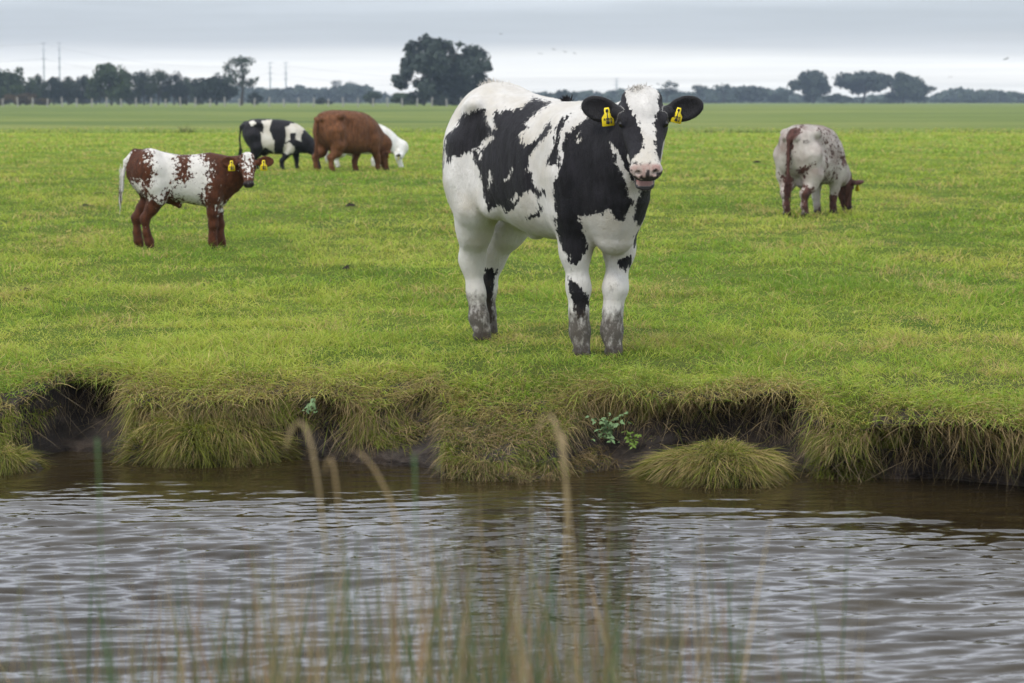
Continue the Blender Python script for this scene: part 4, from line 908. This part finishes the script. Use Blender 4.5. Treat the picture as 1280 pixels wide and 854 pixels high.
def tussock(cx, cy, rx, ry, h, nb, label, straw=.35, dead=None):
    root = empty('grass_tussock', (cx, cy, WZ)); tag(root, label, 'grass tussock')
    th = np.linspace(0, 2 * math.pi, 49)[:-1]; rr = np.linspace(0, 1, 16); T, Q = np.meshgrid(th, rr)
    pr = np.clip(1 - Q ** 2.3, 0, 1) ** .62; k = 1 + .42 * fbm(np.cos(T) * 1.6 + cx, np.sin(T) * 1.6, seed=110)
    X = np.cos(T) * Q * rx * k * .93; Y = np.sin(T) * Q * ry * k * .93; Z = h * .90 * pr * (1 + .5 * fbm(X * 5 + cx, Y * 5, seed=111)) - .04
    V = np.stack([X, Y, Z], -1).reshape(-1, 3); i = np.arange(15)[:, None] * 48; j = np.arange(48)[None]; j2 = (j + 1) % 48
    F = np.stack([(i + j), (i + j + 48), (i + j2 + 48), (i + j2)], -1).reshape(-1, 4)
    mesh_obj('soil', V, F, SOIL[0], root, attrs={'moss': np.zeros(len(V))})
    t = rng.uniform(0, 2 * math.pi, nb); q = rng.random(nb) ** .55
    pr = np.clip(1 - q ** 2.3, 0, 1) ** .62; kk = 1 + .42 * fbm(np.cos(t) * 1.6 + cx, np.sin(t) * 1.6, seed=110)
    x = np.cos(t) * q * rx * kk * .93; y = np.sin(t) * q * ry * kk * .93; z = h * .90 * pr * (1 + .5 * fbm(x * 5 + cx, y * 5, seed=111)) - .045
    o = np.stack([np.cos(t) * q / rx * .3, np.sin(t) * q / ry * .3, .25 + .8 * (1 - q)], 1)
    keep = np.ones(nb, bool)
    if dead is not None: keep = ~((x > dead * rx) & (rng.random(nb) < .8))
    x, y, z, o, q = x[keep], y[keep], z[keep], o[keep], q[keep]; n = len(x)
    sw = np.stack([fbm(x * 9, y * 9, z * 9, 140 + int(abs(cx) * 10), 2), fbm(x * 9, y * 9, z * 9, 150, 2), fbm(x * 9, y * 9, z * 9, 160, 2)], 1) * 2.0
    d = nrm2(o) + rng.normal(0, .32, (n, 3)) + sw; bend = nrm2(o * [1, 1, 0]) * .35 * q[:, None] + rng.normal(0, .22, (n, 3)) + np.array([0, 0, -.75])
    c = np.where((rng.random(n) < straw + .35 * fbm(x * 8, y * 8, seed=115))[:, None], [.38, .29, .13], np.where((rng.random(n) < .5)[:, None], [.24, .26, .04], [.13, .15, .03]))
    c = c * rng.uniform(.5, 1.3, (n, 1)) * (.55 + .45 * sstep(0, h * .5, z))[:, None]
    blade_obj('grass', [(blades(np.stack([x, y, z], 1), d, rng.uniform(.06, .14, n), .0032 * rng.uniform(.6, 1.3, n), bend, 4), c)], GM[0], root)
SOIL = []; GM = []

def small_things():
    SOIL.append(soil_mat()); GM.append(grass_mat('tussock_blade'))
    tussock(-1.455, 11.32, .36, .26, .27, 17000, 'wide rounded grassy clump slumped into the water below the left bank', .35)
    tussock(.945, 10.70, .31, .24, .20, 12500, 'low yellowish grass mound sitting in the water right of the leafy plant', .5, .6)
    tussock(-2.33, 10.98, .17, .13, .13, 4500, 'small grass tuft in the water at the far left end of the bank', .4)
    # nettle-like plant on the bank face
    lm = simple_mat('nettle_leaf', (.11, .18, .07), .55, .3, .35, 30)
    def plant(cx, cz, n, r, label, mat):
        root = empty('leafy_plant', (cx, float(bank(np.array([cx]), np.array([.5]))[0][0]) - .10, cz)); tag(root, label, 'plant')
        V = []; F = []; k = 0; SV = []; SF = []; sk = 0
        for s_ in range(max(5, n // 5)):
            b0 = np.array([rng.normal(0, r * .25), .05, rng.normal(0, r * .3)]); top = np.array([rng.normal(0, r * .75), -.09 * rng.random() - .02, rng.uniform(-.8, 1.0) * r])
            v, q, t, kk = blades(b0[None], (top - b0)[None], [np.linalg.norm(top - b0)], [.005], np.array([[0, 0, -.1]]), 4)
            SV.append(v); SF.append((q + sk, t + sk)); sk += len(v)
            for j in range(9):
                f = (j + 1) / 9; c = b0 + (top - b0) * f; dr = nrm([rng.normal(0, 1), -.6, rng.normal(0, .5)]); up = nrm([0, -.5, 1] + rng.normal(0, .3, 3)); sd = nrm(np.cross(dr, up)); L = rng.uniform(.013, .028); w = L * .30
                pts = [c, c + dr * L * .3 + sd * w, c + dr * L * .65 + sd * w * .8 - [0, 0, L * .1], c + dr * L - [0, 0, L * .3], c + dr * L * .65 - sd * w * .8 - [0, 0, L * .1], c + dr * L * .3 - sd * w, c + dr * L * .5 - up * w * .35]
                V += pts; F += [(k, k + 1, k + 6), (k + 1, k + 2, k + 6), (k + 2, k + 3, k + 6), (k + 3, k + 4, k + 6), (k + 4, k + 5, k + 6), (k + 5, k, k + 6)]; k += 7
        mesh_obj('leaves', np.array(V), np.array(F), mat, root)
        mesh_obj('stem', np.concatenate(SV), [np.concatenate([a for a, b in SF]), np.concatenate([b for a, b in SF])], mat, root)
    plant(.435, -.20, 80, .085, 'pale green leafy plant growing on the dark soil face', lm)
    plant(.56, -.245, 22, .045, 'tiny leafy sprig right of the pale leafy plant on the bank', simple_mat('sprig_leaf', (.10, .16, .02), .55, .3, .3, 30))
    plant(-.93, -.12, 16, .045, 'little leafy weed in the bank left of the big grassy slump', lm)
    # molehills / dung
    mm = simple_mat('molehill_soil', (.022, .018, .014), .95, .1, .5, 40)
    for px, py, w, h, lb in ((107, 258, .13, .055, 'dark molehill in the grass left of the calf'), (232, 259, .13, .03, 'low dark patch of soil behind the calf, beneath its belly'), (438, 259, .07, .045, 'small dark molehill between the calf and the big heifer'),
                             (435, 338, .05, .03, 'small dark dropping on the grass left of the heifer'), (30, 369, .07, .03, 'flattened dark dropping on the grass at the left edge'), (126, 241, .09, .025, 'faint low dung pat up the field beyond the dark molehill'), (945, 207, .08, .05, 'small dark molehill left of the roan heifer')):
        D = CAMZ * 3022 / (py - 127); x = (px - 640) / 3022 * D; s_ = 1.
        w *= s_; h *= s_ * .8
        th = np.linspace(0, 2 * math.pi, 25)[:-1]; rr = np.linspace(0, 1, 9); T, Q = np.meshgrid(th, rr); k = 1 + .35 * fbm(np.cos(T) * 2 + px, np.sin(T) * 2, seed=120)
        X = np.cos(T) * Q * w * k; Y = np.sin(T) * Q * w * k; Z = h * (1 - Q ** 1.6) * (1 + .7 * fbm(X / w * 3 + px, Y / w * 3, seed=121)) - .01 + .02
        V = np.stack([X, Y, Z], -1).reshape(-1, 3); i = np.arange(8)[:, None] * 24; j = np.arange(24)[None]; j2 = (j + 1) % 24
        F = np.stack([(i + j), (i + j + 24), (i + j2 + 24), (i + j2)], -1).reshape(-1, 4)
        o = mesh_obj('dung_pat' if 'dropping' in lb or 'dung' in lb else 'molehill', V, F, mm, loc=(x, D, float(zfield(x, D)))); tag(o, lb, 'dung pat' if 'dropping' in lb or 'dung' in lb else 'molehill')

def reeds():
    G = grass_mat('reed_blade', .25, .7)
    pal = np.array([[.24, .18, .10], [.28, .22, .13], [.22, .145, .085], [.045, .085, .040], [.05, .10, .045], [.07, .10, .05], [.16, .085, .045], [.12, .13, .06]])
    n = 900; px = np.concatenate([rng.normal(620, 130, 380), rng.uniform(-60, 1050, 360), rng.normal(330, 120, 160)])[:n]
    D = rng.uniform(2.3, 4.6, n); ty = np.clip(rng.normal(692, 78, n) + np.abs(px - 600) * .12, 575, 845)
    x = (px - 640) / 3022 * D; zt = CAMZ - (ty - 127) / 3022 * D; L = zt - WZ + .08
    sway = rng.normal(0, .085, n); c = pal[rng.integers(0, len(pal), n)] * rng.uniform(.7, 1.3, (n, 1))
    root = np.stack([x - sway * L, D, np.full(n, WZ - .08)], 1); d = np.stack([rng.normal(0, .03, n), rng.normal(0, .05, n), np.ones(n)], 1)
    b = np.stack([sway, rng.normal(0, .05, n), -np.abs(sway) * .6], 1)
    tag(blade_obj('reeds', [(blades(root, d, L, rng.uniform(.0026, .0054, n), b, 10, 3., face=np.array([0, 1., 0])), c)], G, tipl=1.1), 'thin out-of-focus reed stems in front of the canal water', 'reeds', kind='stuff')
    # tall stems that stand out
    lst = [((352, 570), (412, 640), 3.0, 0.00575, 0, 'bent straw reed leaf leaning left, in front of the grassy slump'), ((402, 600), (430, 700), 3.0999999999999996, 0.004025, 1, 'straw reed with hooked tip left of the middle of the water'), ((428, 560), (545, 800), 3.0999999999999996, 0.00437, 1, 'long drooping straw reed crossing the water near the middle'),
           ((670, 545), (725, 660), 3.0, 0.00575, 0, 'tall pale reed rising to the dark bank under the heifer'), ((700, 560), (712, 690), 3.0999999999999996, 0.005174999999999999, 0, 'brownish reed right beside the tallest pale reed'), ((116, 565), (120, 700), 3.0999999999999996, 0.00345, 2, 'single green reed standing alone at the left'),
           ((515, 585), (520, 720), 3.0999999999999996, 0.00345, 2, 'green upright reed left of centre')]
    for i, ((x0, y0), (x1, y1), D, w, ci, lb) in enumerate(lst):
        a = np.array([(x0 - 640) / 3022 * D, D, CAMZ - (y0 - 127) / 3022 * D]); m = np.array([(x1 - 640) / 3022 * D, D, CAMZ - (y1 - 127) / 3022 * D])
        bs = np.array([m[0] + (m[0] - a[0]) * .35, D + .05, WZ - .08]); t = np.linspace(0, 1, 15)[:, None]
        C = (1 - t) ** 2 * bs + 2 * t * (1 - t) * (m * 1.0 + (m - (bs + a) / 2) * .6) + t * t * a
        tt = t[:, 0]; ww = w * .5 * np.interp(tt, [0, .6, .8, .93, 1], [.45, .45, .9, .8, .08])
        sd = np.array([1, .3, 0.]) ; V = np.concatenate([C - sd * ww[:, None], C + [0, -.0015, 0] + 0 * sd * ww[:, None], C + sd * ww[:, None]]); k = np.arange(14)
        F = np.concatenate([np.stack([k, k + 1, k + 16, k + 15], 1), np.stack([k + 15, k + 16, k + 31, k + 30], 1)])
        col = [(.34, .26, .15), (.30, .22, .12), (.10, .17, .07)][ci]
        o = mesh_obj('reed', V, F, G, cols={'col': np.tile(np.array(col), (45, 1))}); tag(o, lb, 'reed', 'tall reeds in the foreground')
# ------------------------------------------------------------------ trees, fence, power line, birds, haze
def leaf_mat(name, col):
    t = NT(name); n = t.noise(t.objco(), .8, 4, .6)
    c = t.mix(n, tuple(x * .6 for x in col) + (1,), tuple(x * 1.45 for x in col) + (1,))
    b = t.bsdf(c, .8, .15); return t.m
def tree(px, D, top_px, wpx, base_px, kind, seed, label, mats, trunk_m, blobs=None, name='tree', gap=.0, thin=1., lsz=1.):
    g = np.random.default_rng(seed); gz = float(zfield(0., D)); m = D / 3022.
    x = (px - 640) * m; H = CAMZ - (top_px - 127) * m - gz; W = wpx * m
    root = empty(name, (x, D, gz)); tag(root, label, 'tree', 'trees beyond the pasture')
    cb = H * (.04 if kind in ('low', 'full') else .12 if kind == 'round' else .34)
    if blobs is None:
        blobs = []; nb = {'parasol': 24, 'low': 12, 'full': 22, 'airy': 20, 'round': 22}[kind]
        for i in range(nb):
            a = g.random() * 6.283; u = g.random() ** .5; v = g.random()
            zc = cb + (H - cb) * (.12 + .76 * v); env = math.sqrt(max(.10, 1 - abs(2 * ((zc - cb) / (H - cb)) - (.80 if kind != 'airy' else 1.0)) ** 2.6)) * (1.15 if kind != 'airy' else 1)
            r = W * (.20 if kind != 'airy' else .15) * g.uniform(.7, 1.25)
            blobs.append((math.cos(a) * u * W * .40 * env, math.sin(a) * u * W * .40 * env, zc, r, r * g.uniform(.75, 1.1) * min(1.5, (H - cb) / W * 1.1)))
        blobs.append((g.normal(0, W * .06), 0, H - W * .14, W * .15, W * .15))
    else:
        blobs = [((bx - px) * m, g.normal(0, W * .12), CAMZ - (by - 127) * m - gz, br * m, br * m * g.uniform(.8, 1.05)) for bx, by, br in blobs]
    P = []; Nn = []
    vol = sum(b[3] ** 2 for b in blobs); ntot = int((3600 if kind != 'airy' else 1900) * thin)
    for bx, by, bz, r, rz in blobs:
        k = max(20, int(ntot * r * r / vol)); v = nrm2(g.normal(0, 1, (k, 3))); rad = g.random(k) ** .33 * (1 + .22 * fbm(v[:, 0] * 3 + bx, v[:, 1] * 3 + bz, v[:, 2] * 3, seed, 2))
        q = v * rad[:, None] * [r, r, rz] + [bx, by, bz]; P.append(q); Nn.append(v)
    P = np.concatenate(P); Nn = np.concatenate(Nn)
    hole = fbm(P[:, 0] / W * 7 + seed, P[:, 1] / W * 7, P[:, 2] / W * 7, 7, 2); keep = (hole > (-.38 if kind != 'airy' else -.12) + gap) & (P[:, 2] > .2); P, Nn = P[keep], Nn[keep]
    n = len(P); s = W * .021 * g.uniform(.6, 1.5, n)[:, None] * (1.5 if kind != 'airy' else .95); s = np.maximum(s * lsz, .12)
    nn = nrm2(Nn + g.normal(0, .7, (n, 3)) + [0, 0, .35]); u = nrm2(np.cross(nn, g.normal(0, 1, (n, 3)))); w = np.cross(nn, u)
    V = np.stack([P + u * s, P + w * s * .8 + nn * s * .25, P - u * s, P - w * s * .8 - nn * s * .2, ], 1).reshape(-1, 3); F = np.arange(n * 4).reshape(-1, 4)
    mesh_obj('crown', V, F, mats[seed % len(mats)], root, smooth=False)
    # trunk and limbs reaching into the blobs
    TV = []; TF = []; k = 0
    def tube(a, b, r0, r1, mid=None):
        nonlocal k
        a, b = np.array(a, float), np.array(b, float); mid = (a + b) / 2 if mid is None else np.array(mid, float); d = nrm(b - a); u1 = nrm(np.cross(d, [.3, 1, .1])); u2 = np.cross(d, u1)
        for t in (0, .33, .66, 1):
            c = (1 - t) ** 2 * a + 2 * t * (1 - t) * mid + t * t * b; r = r0 + (r1 - r0) * t
            for j in range(6): TV.append(c + (u1 * math.cos(j * 1.0472) + u2 * math.sin(j * 1.0472)) * r)
        for i in range(3):
            for j in range(6): TF.append((k + i * 6 + j, k + i * 6 + (j + 1) % 6, k + i * 6 + 6 + (j + 1) % 6, k + i * 6 + 6 + j))
        k += 24
    tr = H * .028 + W * .012; top = (g.normal(0, W * .04), 0, cb + (H - cb) * .45); tube((0, 0, -.3), top, tr, tr * .5, (W * .03, 0, cb * .6))
    for bx, by, bz, r, rz in blobs[:14]:
        t = g.uniform(.45, .95); st = np.array(top) * t; tube(st, (bx, by, bz), tr * .38, tr * .08, (bx * .45, by * .45, (st[2] + bz) / 2 - .05 * H * g.random()))
    mesh_obj('trunk', np.array(TV), np.array(TF), trunk_m, root)
    return root

def build_far():
    dark = [leaf_mat('foliage_dark', (.028, .042, .020)), leaf_mat('foliage_deep', (.017, .028, .018))]
    mid = [leaf_mat('foliage_mid', (.036, .056, .022))]; gry = [leaf_mat('foliage_willow', (.038, .054, .034)), leaf_mat('foliage_grey', (.034, .047, .034))]
    red = [leaf_mat('foliage_russet', (.070, .052, .026))]; tk = simple_mat('bark', (.05, .042, .034), .9, .1, .4, 3)
    T = [ # px, D, top, width, base, kind, palette, label
        (4, 500, 90, 48, 'full', mid, 'leafy mid green tree at the left end of the tree row'), (28, 505, 84, 44, 'full', mid, 'taller green tree second in the left tree row'), (52, 520, 93, 28, 'full', dark, 'narrow dark tree left of the twin power poles'),
        (70, 515, 96, 24, 'full', dark, 'narrow dark tree at the foot of the twin power poles'), (88, 520, 96, 28, 'full', dark, 'dark tree just right of the left twin power poles'), (106, 525, 95, 26, 'full', dark, 'dark tree left of the pale green tree in the row'), (122, 530, 99, 26, 'full', dark, 'low dark tree touching the pale green tree on its left'),
        (141, 480, 81, 54, 'full', mid, 'pale green spreading tree in the middle of the left tree row'), (164, 520, 91, 30, 'full', dark, 'dark round tree touching the pale green tree on its right'), (182, 525, 90, 30, 'full', dark, 'second dark tree right of the pale green tree'), (200, 520, 89, 30, 'full', dark, 'dark tree midway between pale green tree and airy tree'),
        (219, 520, 94, 28, 'full', dark, 'dark tree third left of the airy tree'), (235, 530, 96, 26, 'full', dark, 'slim dark tree at the gap in the left row'), (272, 500, 92, 52, 'round', dark, 'broad round dark tree beside the airy tree'), (303, 490, 70, 56, 'airy', gry, 'tall airy see-through tree at the right end of the left row'),
        (320, 505, 116, 20, 'low', dark, 'dark bush at the foot of the airy tree'), (250, 515, 108, 22, 'low', dark, 'small dark tree in the gap left of the round dark tree'),
        (14, 470, 119, 34, 'low', red, 'russet bush in front of the row at the far left'), (36, 465, 116, 28, 'low', red, 'rusty green bush left of the poles'), (58, 468, 124, 30, 'low', red, 'low russet bush under the left power poles'),
        (345, 1050, 112, 30, 'round', gry, 'hazy blue round tree just right of the left tree row'), (368, 1080, 114, 34, 'round', gry, 'hazy round tree second right of the left tree row'), (390, 1090, 111, 34, 'round', gry, 'hazy round tree left of the two airy tops'), (419, 1150, 100, 22, 'airy', gry, 'thin hazy tree, left one of two airy tops above the far wood'),
        (438, 1150, 101, 20, 'airy', gry, 'thin hazy tree, right one of two airy tops above the far wood'), (415, 1060, 113, 40, 'round', gry, 'hazy broad tree under the two airy tops'), (442, 1060, 108, 38, 'round', gry, 'hazy broad tree behind the brown cow, right of the airy tops'), (405, 560, 122, 20, 'low', dark, 'dark bush above the back of the large brown cow'),
        (466, 560, 115, 26, 'round', dark, 'dark bush between the far wood and the biggest tree'), (505, 470, 118, 34, 'low', mid, 'green bush at the left foot of the biggest tree'),
        (684, 900, 117, 18, 'round', gry, 'small hazy tree above the back of the heifer'), (706, 880, 113, 26, 'round', gry, 'hazy round tree left of the heifer head'), (745, 1000, 121, 34, 'low', gry, 'low hazy trees hidden behind the heifer ear'),
        (832, 900, 101, 36, 'airy', gry, 'airy tree just right of the heifer forehead'), (848, 1050, 118, 30, 'low', gry, 'low hazy tree behind the right ear of the heifer'), (872, 1000, 106, 28, 'airy', gry, 'airy hazy tree right of the heifer ear'), (903, 1000, 105, 30, 'airy', gry, 'airy hazy tree second right of the heifer ear'), (938, 1000, 108, 40, 'round', gry, 'hazy round tree above the left side of the roan heifer'),
        (900, 1060, 118, 50, 'low', gry, 'long low hazy tree under the airy ones'), (968, 1000, 116, 20, 'full', gry, 'small pointed hazy tree left of the tall round tree'), (980, 1010, 114, 14, 'full', gry, 'slim pointed hazy tree next to the tall round tree'),
        (1014, 900, 89, 56, 'round', gry, 'tall rounded tree right of the roan heifer'), (1042, 960, 118, 34, 'low', gry, 'low bush between the tall rounded tree and the flat topped tree'), (1076, 900, 91, 62, 'parasol', gry, 'flat topped spreading tree on a clear trunk'), (1126, 900, 91, 54, 'round', gry, 'spreading tree just right of the flat topped tree'),
        (1152, 920, 105, 36, 'airy', gry, 'thin airy tree ending the right group'), (1108, 960, 125, 40, 'low', gry, 'low bushes under the right group of spreading trees'), (1195, 1150, 121, 34, 'low', gry, 'low hazy bush right of the spreading group'), (1218, 1100, 116, 46, 'round', gry, 'wide hazy round tree near the right edge'),
        (1245, 1150, 121, 30, 'low', gry, 'low hazy bush between the last two trees on the right'), (1270, 1100, 116, 22, 'airy', gry, 'small hazy tree at the right edge')]
    for i, (px, D, top, w, kind, mats, lb) in enumerate(T):
        tree(px, D, top, w, 133, kind, 200 + i, lb, mats, tk, name='bush' if kind == 'low' else 'tree', thin=.8 if w < 24 else 1.25)
    bl = [(518, 63, 13), (532, 55, 11), (548, 60, 13), (562, 62, 12), (575, 60, 9), (590, 66, 13), (602, 72, 11), (608, 84, 8), (512, 80, 12), (508, 92, 9), (496, 102, 8), (502, 104, 9), (530, 80, 16), (550, 82, 17), (570, 84, 17), (590, 88, 15), (540, 100, 14), (560, 104, 17), (580, 104, 16), (600, 98, 10), (552, 120, 13), (575, 122, 14), (530, 122, 9), (598, 118, 12), (612, 104, 5), (522, 105, 6), (545, 68, 12), (575, 72, 12)]
    tree(556, 430, 50, 120, 133, 'full', 299, 'biggest tree, wide grey green willow rising behind the heifer rump', gry, tk, bl + [(535, 112, 13), (565, 120, 14), (590, 114, 12), (520, 122, 10), (550, 126, 12), (585, 128, 12)], thin=5.2, gap=.05, lsz=.55)
    # distant wood strip
    g = np.random.default_rng(77); n = 20000; px = g.uniform(-300, 1600, n); D = g.uniform(1150, 1250, n); hh = (7 + 5 * fbm(px * .02, px * 0, seed=201, oct=4)) * np.interp(px, [-300, 320, 335, 460, 490, 640, 860, 985, 1000, 1160, 1175, 1600], [1, 1, 1, 1, .5, .55, 1, .9, .45, .45, .75, .75])
    hh = np.maximum(hh, 2.5); x = (px - 640) / 3022 * D; z = .2 + hh * g.random(n); P = np.stack([x, D, z], 1); s = g.uniform(.6, 1.6, n)[:, None]; nn = nrm2(g.normal(0, 1, (n, 3)) + [0, -.6, .4]); u = nrm2(np.cross(nn, g.normal(0, 1, (n, 3)))); w = np.cross(nn, u)
    V = np.stack([P + u * s, P + w * s, P - u * s, P - w * s], 1).reshape(-1, 3)
    tag(mesh_obj('far_wood', V, np.arange(n * 4).reshape(-1, 4), gry[0], smooth=False), 'low blue-grey wood along the whole horizon', 'wood', kind='stuff')
    # fence
    fr = empty('fence', (0, 0, 0)); tag(fr, 'wire fence on pale posts along the far edge of the pasture', 'fence')
    pm = simple_mat('fence_post', (.30, .29, .26), .85, .2, .3, 2); wm = simple_mat('fence_wire', (.25, .25, .25), .5, .5)
    D = 345.; gz = float(zfield(0., D)); m = D / 3022; pv = None; post = None
    for i, px in enumerate(np.arange(-30, 660, 18.4)):
        hgt = 1.25 + .12 * math.sin(i * 2.3)
        if post is None:
            th = np.arange(8) * math.pi / 4; V = [(math.cos(t) * r, math.sin(t) * r, z) for z, r in ((-.3, .10), (1.15, .095), (1.25, .05)) for t in th]; V.append((0, 0, 1.28))
            F4 = [(i_ * 8 + j, i_ * 8 + (j + 1) % 8, i_ * 8 + 8 + (j + 1) % 8, i_ * 8 + 8 + j) for i_ in range(2) for j in range(8)]; F3 = [(16 + j, 16 + (j + 1) % 8, 24) for j in range(8)]
            post = mesh_obj('post', np.array(V), [np.array(F4), np.array(F3)], pm, fr); o = post
        else: o = post.copy(); COL.objects.link(o)
        o.location = ((px - 640) * m, D, gz); o.scale = (1, 1, hgt / 1.25); o.rotation_euler = (0, R(3 * math.sin(i * 1.7)), 0)
    for z in (.45, .8, 1.1):
        V, F = box_v(((-40 - 640) * m, D - .108, gz + z - .006), ((665 - 640) * m, D - .096, gz + z + .006)); mesh_obj('wire', V, F, wm, fr, smooth=False)
    # twin-pole power line
    pol = simple_mat('pole_steel', (.32, .34, .36), .6, .4)
    def pole(px, D, top, label):
        m = D / 3022; x = (px - 640) * m; H = CAMZ - (top - 127) * m - .55; r = D * .00024; th = np.arange(10) * math.pi / 5
        V = [(math.cos(t) * q, math.sin(t) * q, z) for z, q in ((0, r * 1.5), (H * .7, r * 1.05), (H, r * .6)) for t in th]; F = [(i * 10 + j, i * 10 + (j + 1) % 10, i * 10 + 10 + (j + 1) % 10, i * 10 + 10 + j) for i in range(2) for j in range(10)]
        rt = empty('power_pole', (x, D, .5)); tag(rt, label, 'power pole', 'twin power poles'); mesh_obj('mast', np.array(V), [np.array(F), np.array([list(range(20, 30))])], pol, rt)
        for z in (.58, .72, .86, .97):
            v, f = box_v((-r * 4.5, -r * .5, H * z), (r * 4.5, r * .5, H * z + r * .8)); mesh_obj('crossarm', v, f, pol, rt, smooth=False)
        return np.array([x, D, .5]), H
    A = [pole(58.5, 1000, 53, 'left power pole of the pair above the left tree row'), pole(78, 1000, 53, 'right power pole of the pair above the left tree row'), pole(339.5, 1300, 78, 'left power pole of the pair right of the airy tree'), pole(359, 1300, 78, 'right power pole of the pair right of the airy tree'),
         pole(770, 1400, 98, 'faint power pole beside the heifer head')]
    wmat = simple_mat('power_wire', (.10, .10, .11), .6, .3); V = []; F = []; k = 0
    ends = [(np.array([-420., 820., .5]), 24.)] + [(A[0][0] * 1, A[0][1]), (A[2][0] * 1, A[2][1]), (A[4][0], A[4][1])]
    for h in (.72, .97):
        for (a, ha), (b, hb) in zip(ends[:-1], ends[1:]):
            p = a + [0, 0, ha * h]; q = b + [0, 0, hb * h]; t = np.linspace(0, 1, 25)[:, None]; C = p + (q - p) * t - np.array([0, 0, 5.]) * (4 * t * (1 - t)); w = .028
            V += [C + [0, 0, -w], C + [0, 0, w], C + [0, .1, 0]]; j = np.arange(24)
            for o1, o2 in ((0, 25), (25, 50), (50, 0)): F.append(np.stack([k + o1 + j, k + o1 + j + 1, k + o2 + j + 1, k + o2 + j], 1))
            k += 75
    tag(mesh_obj('power_line', np.concatenate(V), np.concatenate(F), wmat), 'thin sagging power wires strung between the distant poles', 'power wires')
    # birds
    bm = simple_mat('bird', (.03, .03, .035), .8, .2)
    for px, py, D, s, lb in ((1253, 75, 150, .26, 'dark bird flying at the far right of the sky'), (626, 44, 300, .35, 'distant bird above the biggest tree'), (675, 68, 300, .3, 'leftmost bird of the small distant flock'), (692, 63, 300, .3, 'second bird of the small distant flock'), (706, 66, 300, .3, 'third bird of the small distant flock'), (718, 68, 300, .3, 'rightmost bird of the small distant flock'), (1185, 97, 300, .3, 'faint bird over the right tree group')):
        V = np.array([(0, -.5, 0), (.09, -.15, .03), (0, .5, 0), (-.09, -.15, .03), (0, -.1, .10), (0, -.1, -.08), (.55, .02, .32), (1.0, .2, .12), (-.55, .02, .32), (-1.0, .2, .12), (.05, .15, .03), (-.05, .15, .03)]) * s
        F = np.array([(0, 1, 4), (1, 2, 4), (2, 3, 4), (3, 0, 4), (0, 5, 1), (1, 5, 2), (2, 5, 3), (3, 5, 0), (1, 6, 10), (6, 7, 10), (3, 11, 8), (8, 11, 9)])
        o = mesh_obj('bird', V, F, bm, loc=((px - 640) / 3022 * D, D, CAMZ - (py - 127) / 3022 * D)); o.rotation_euler = (0, R(15), R(40 + px)); tag(o, lb, 'bird')
    # air
    V, F = box_v((-3600, -60, -1.5), (3600, 1500, 60)); t = NT('haze_air'); v = t.n('VolumePrincipled'); v.inputs['Color'].default_value = (.66, .81, 1, 1); v.inputs['Density'].default_value = HAZE; v.inputs['Anisotropy'].default_value = .2
    t.t.links.new(v.outputs[0], t.out.inputs['Volume']); tag(mesh_obj('haze', V, F, t.m, smooth=False), kind='stuff', label='pale air that fades the far trees', cat='haze')
HAZE = .00021
build_world()
if want('heifer'): heifer()
if want('calf'): calf()
if want('herd'): herd()
if want('land'): build_land(); small_things()
if want('grass'): build_grass()
if want('reeds'): reeds()
if want('far'): build_far()
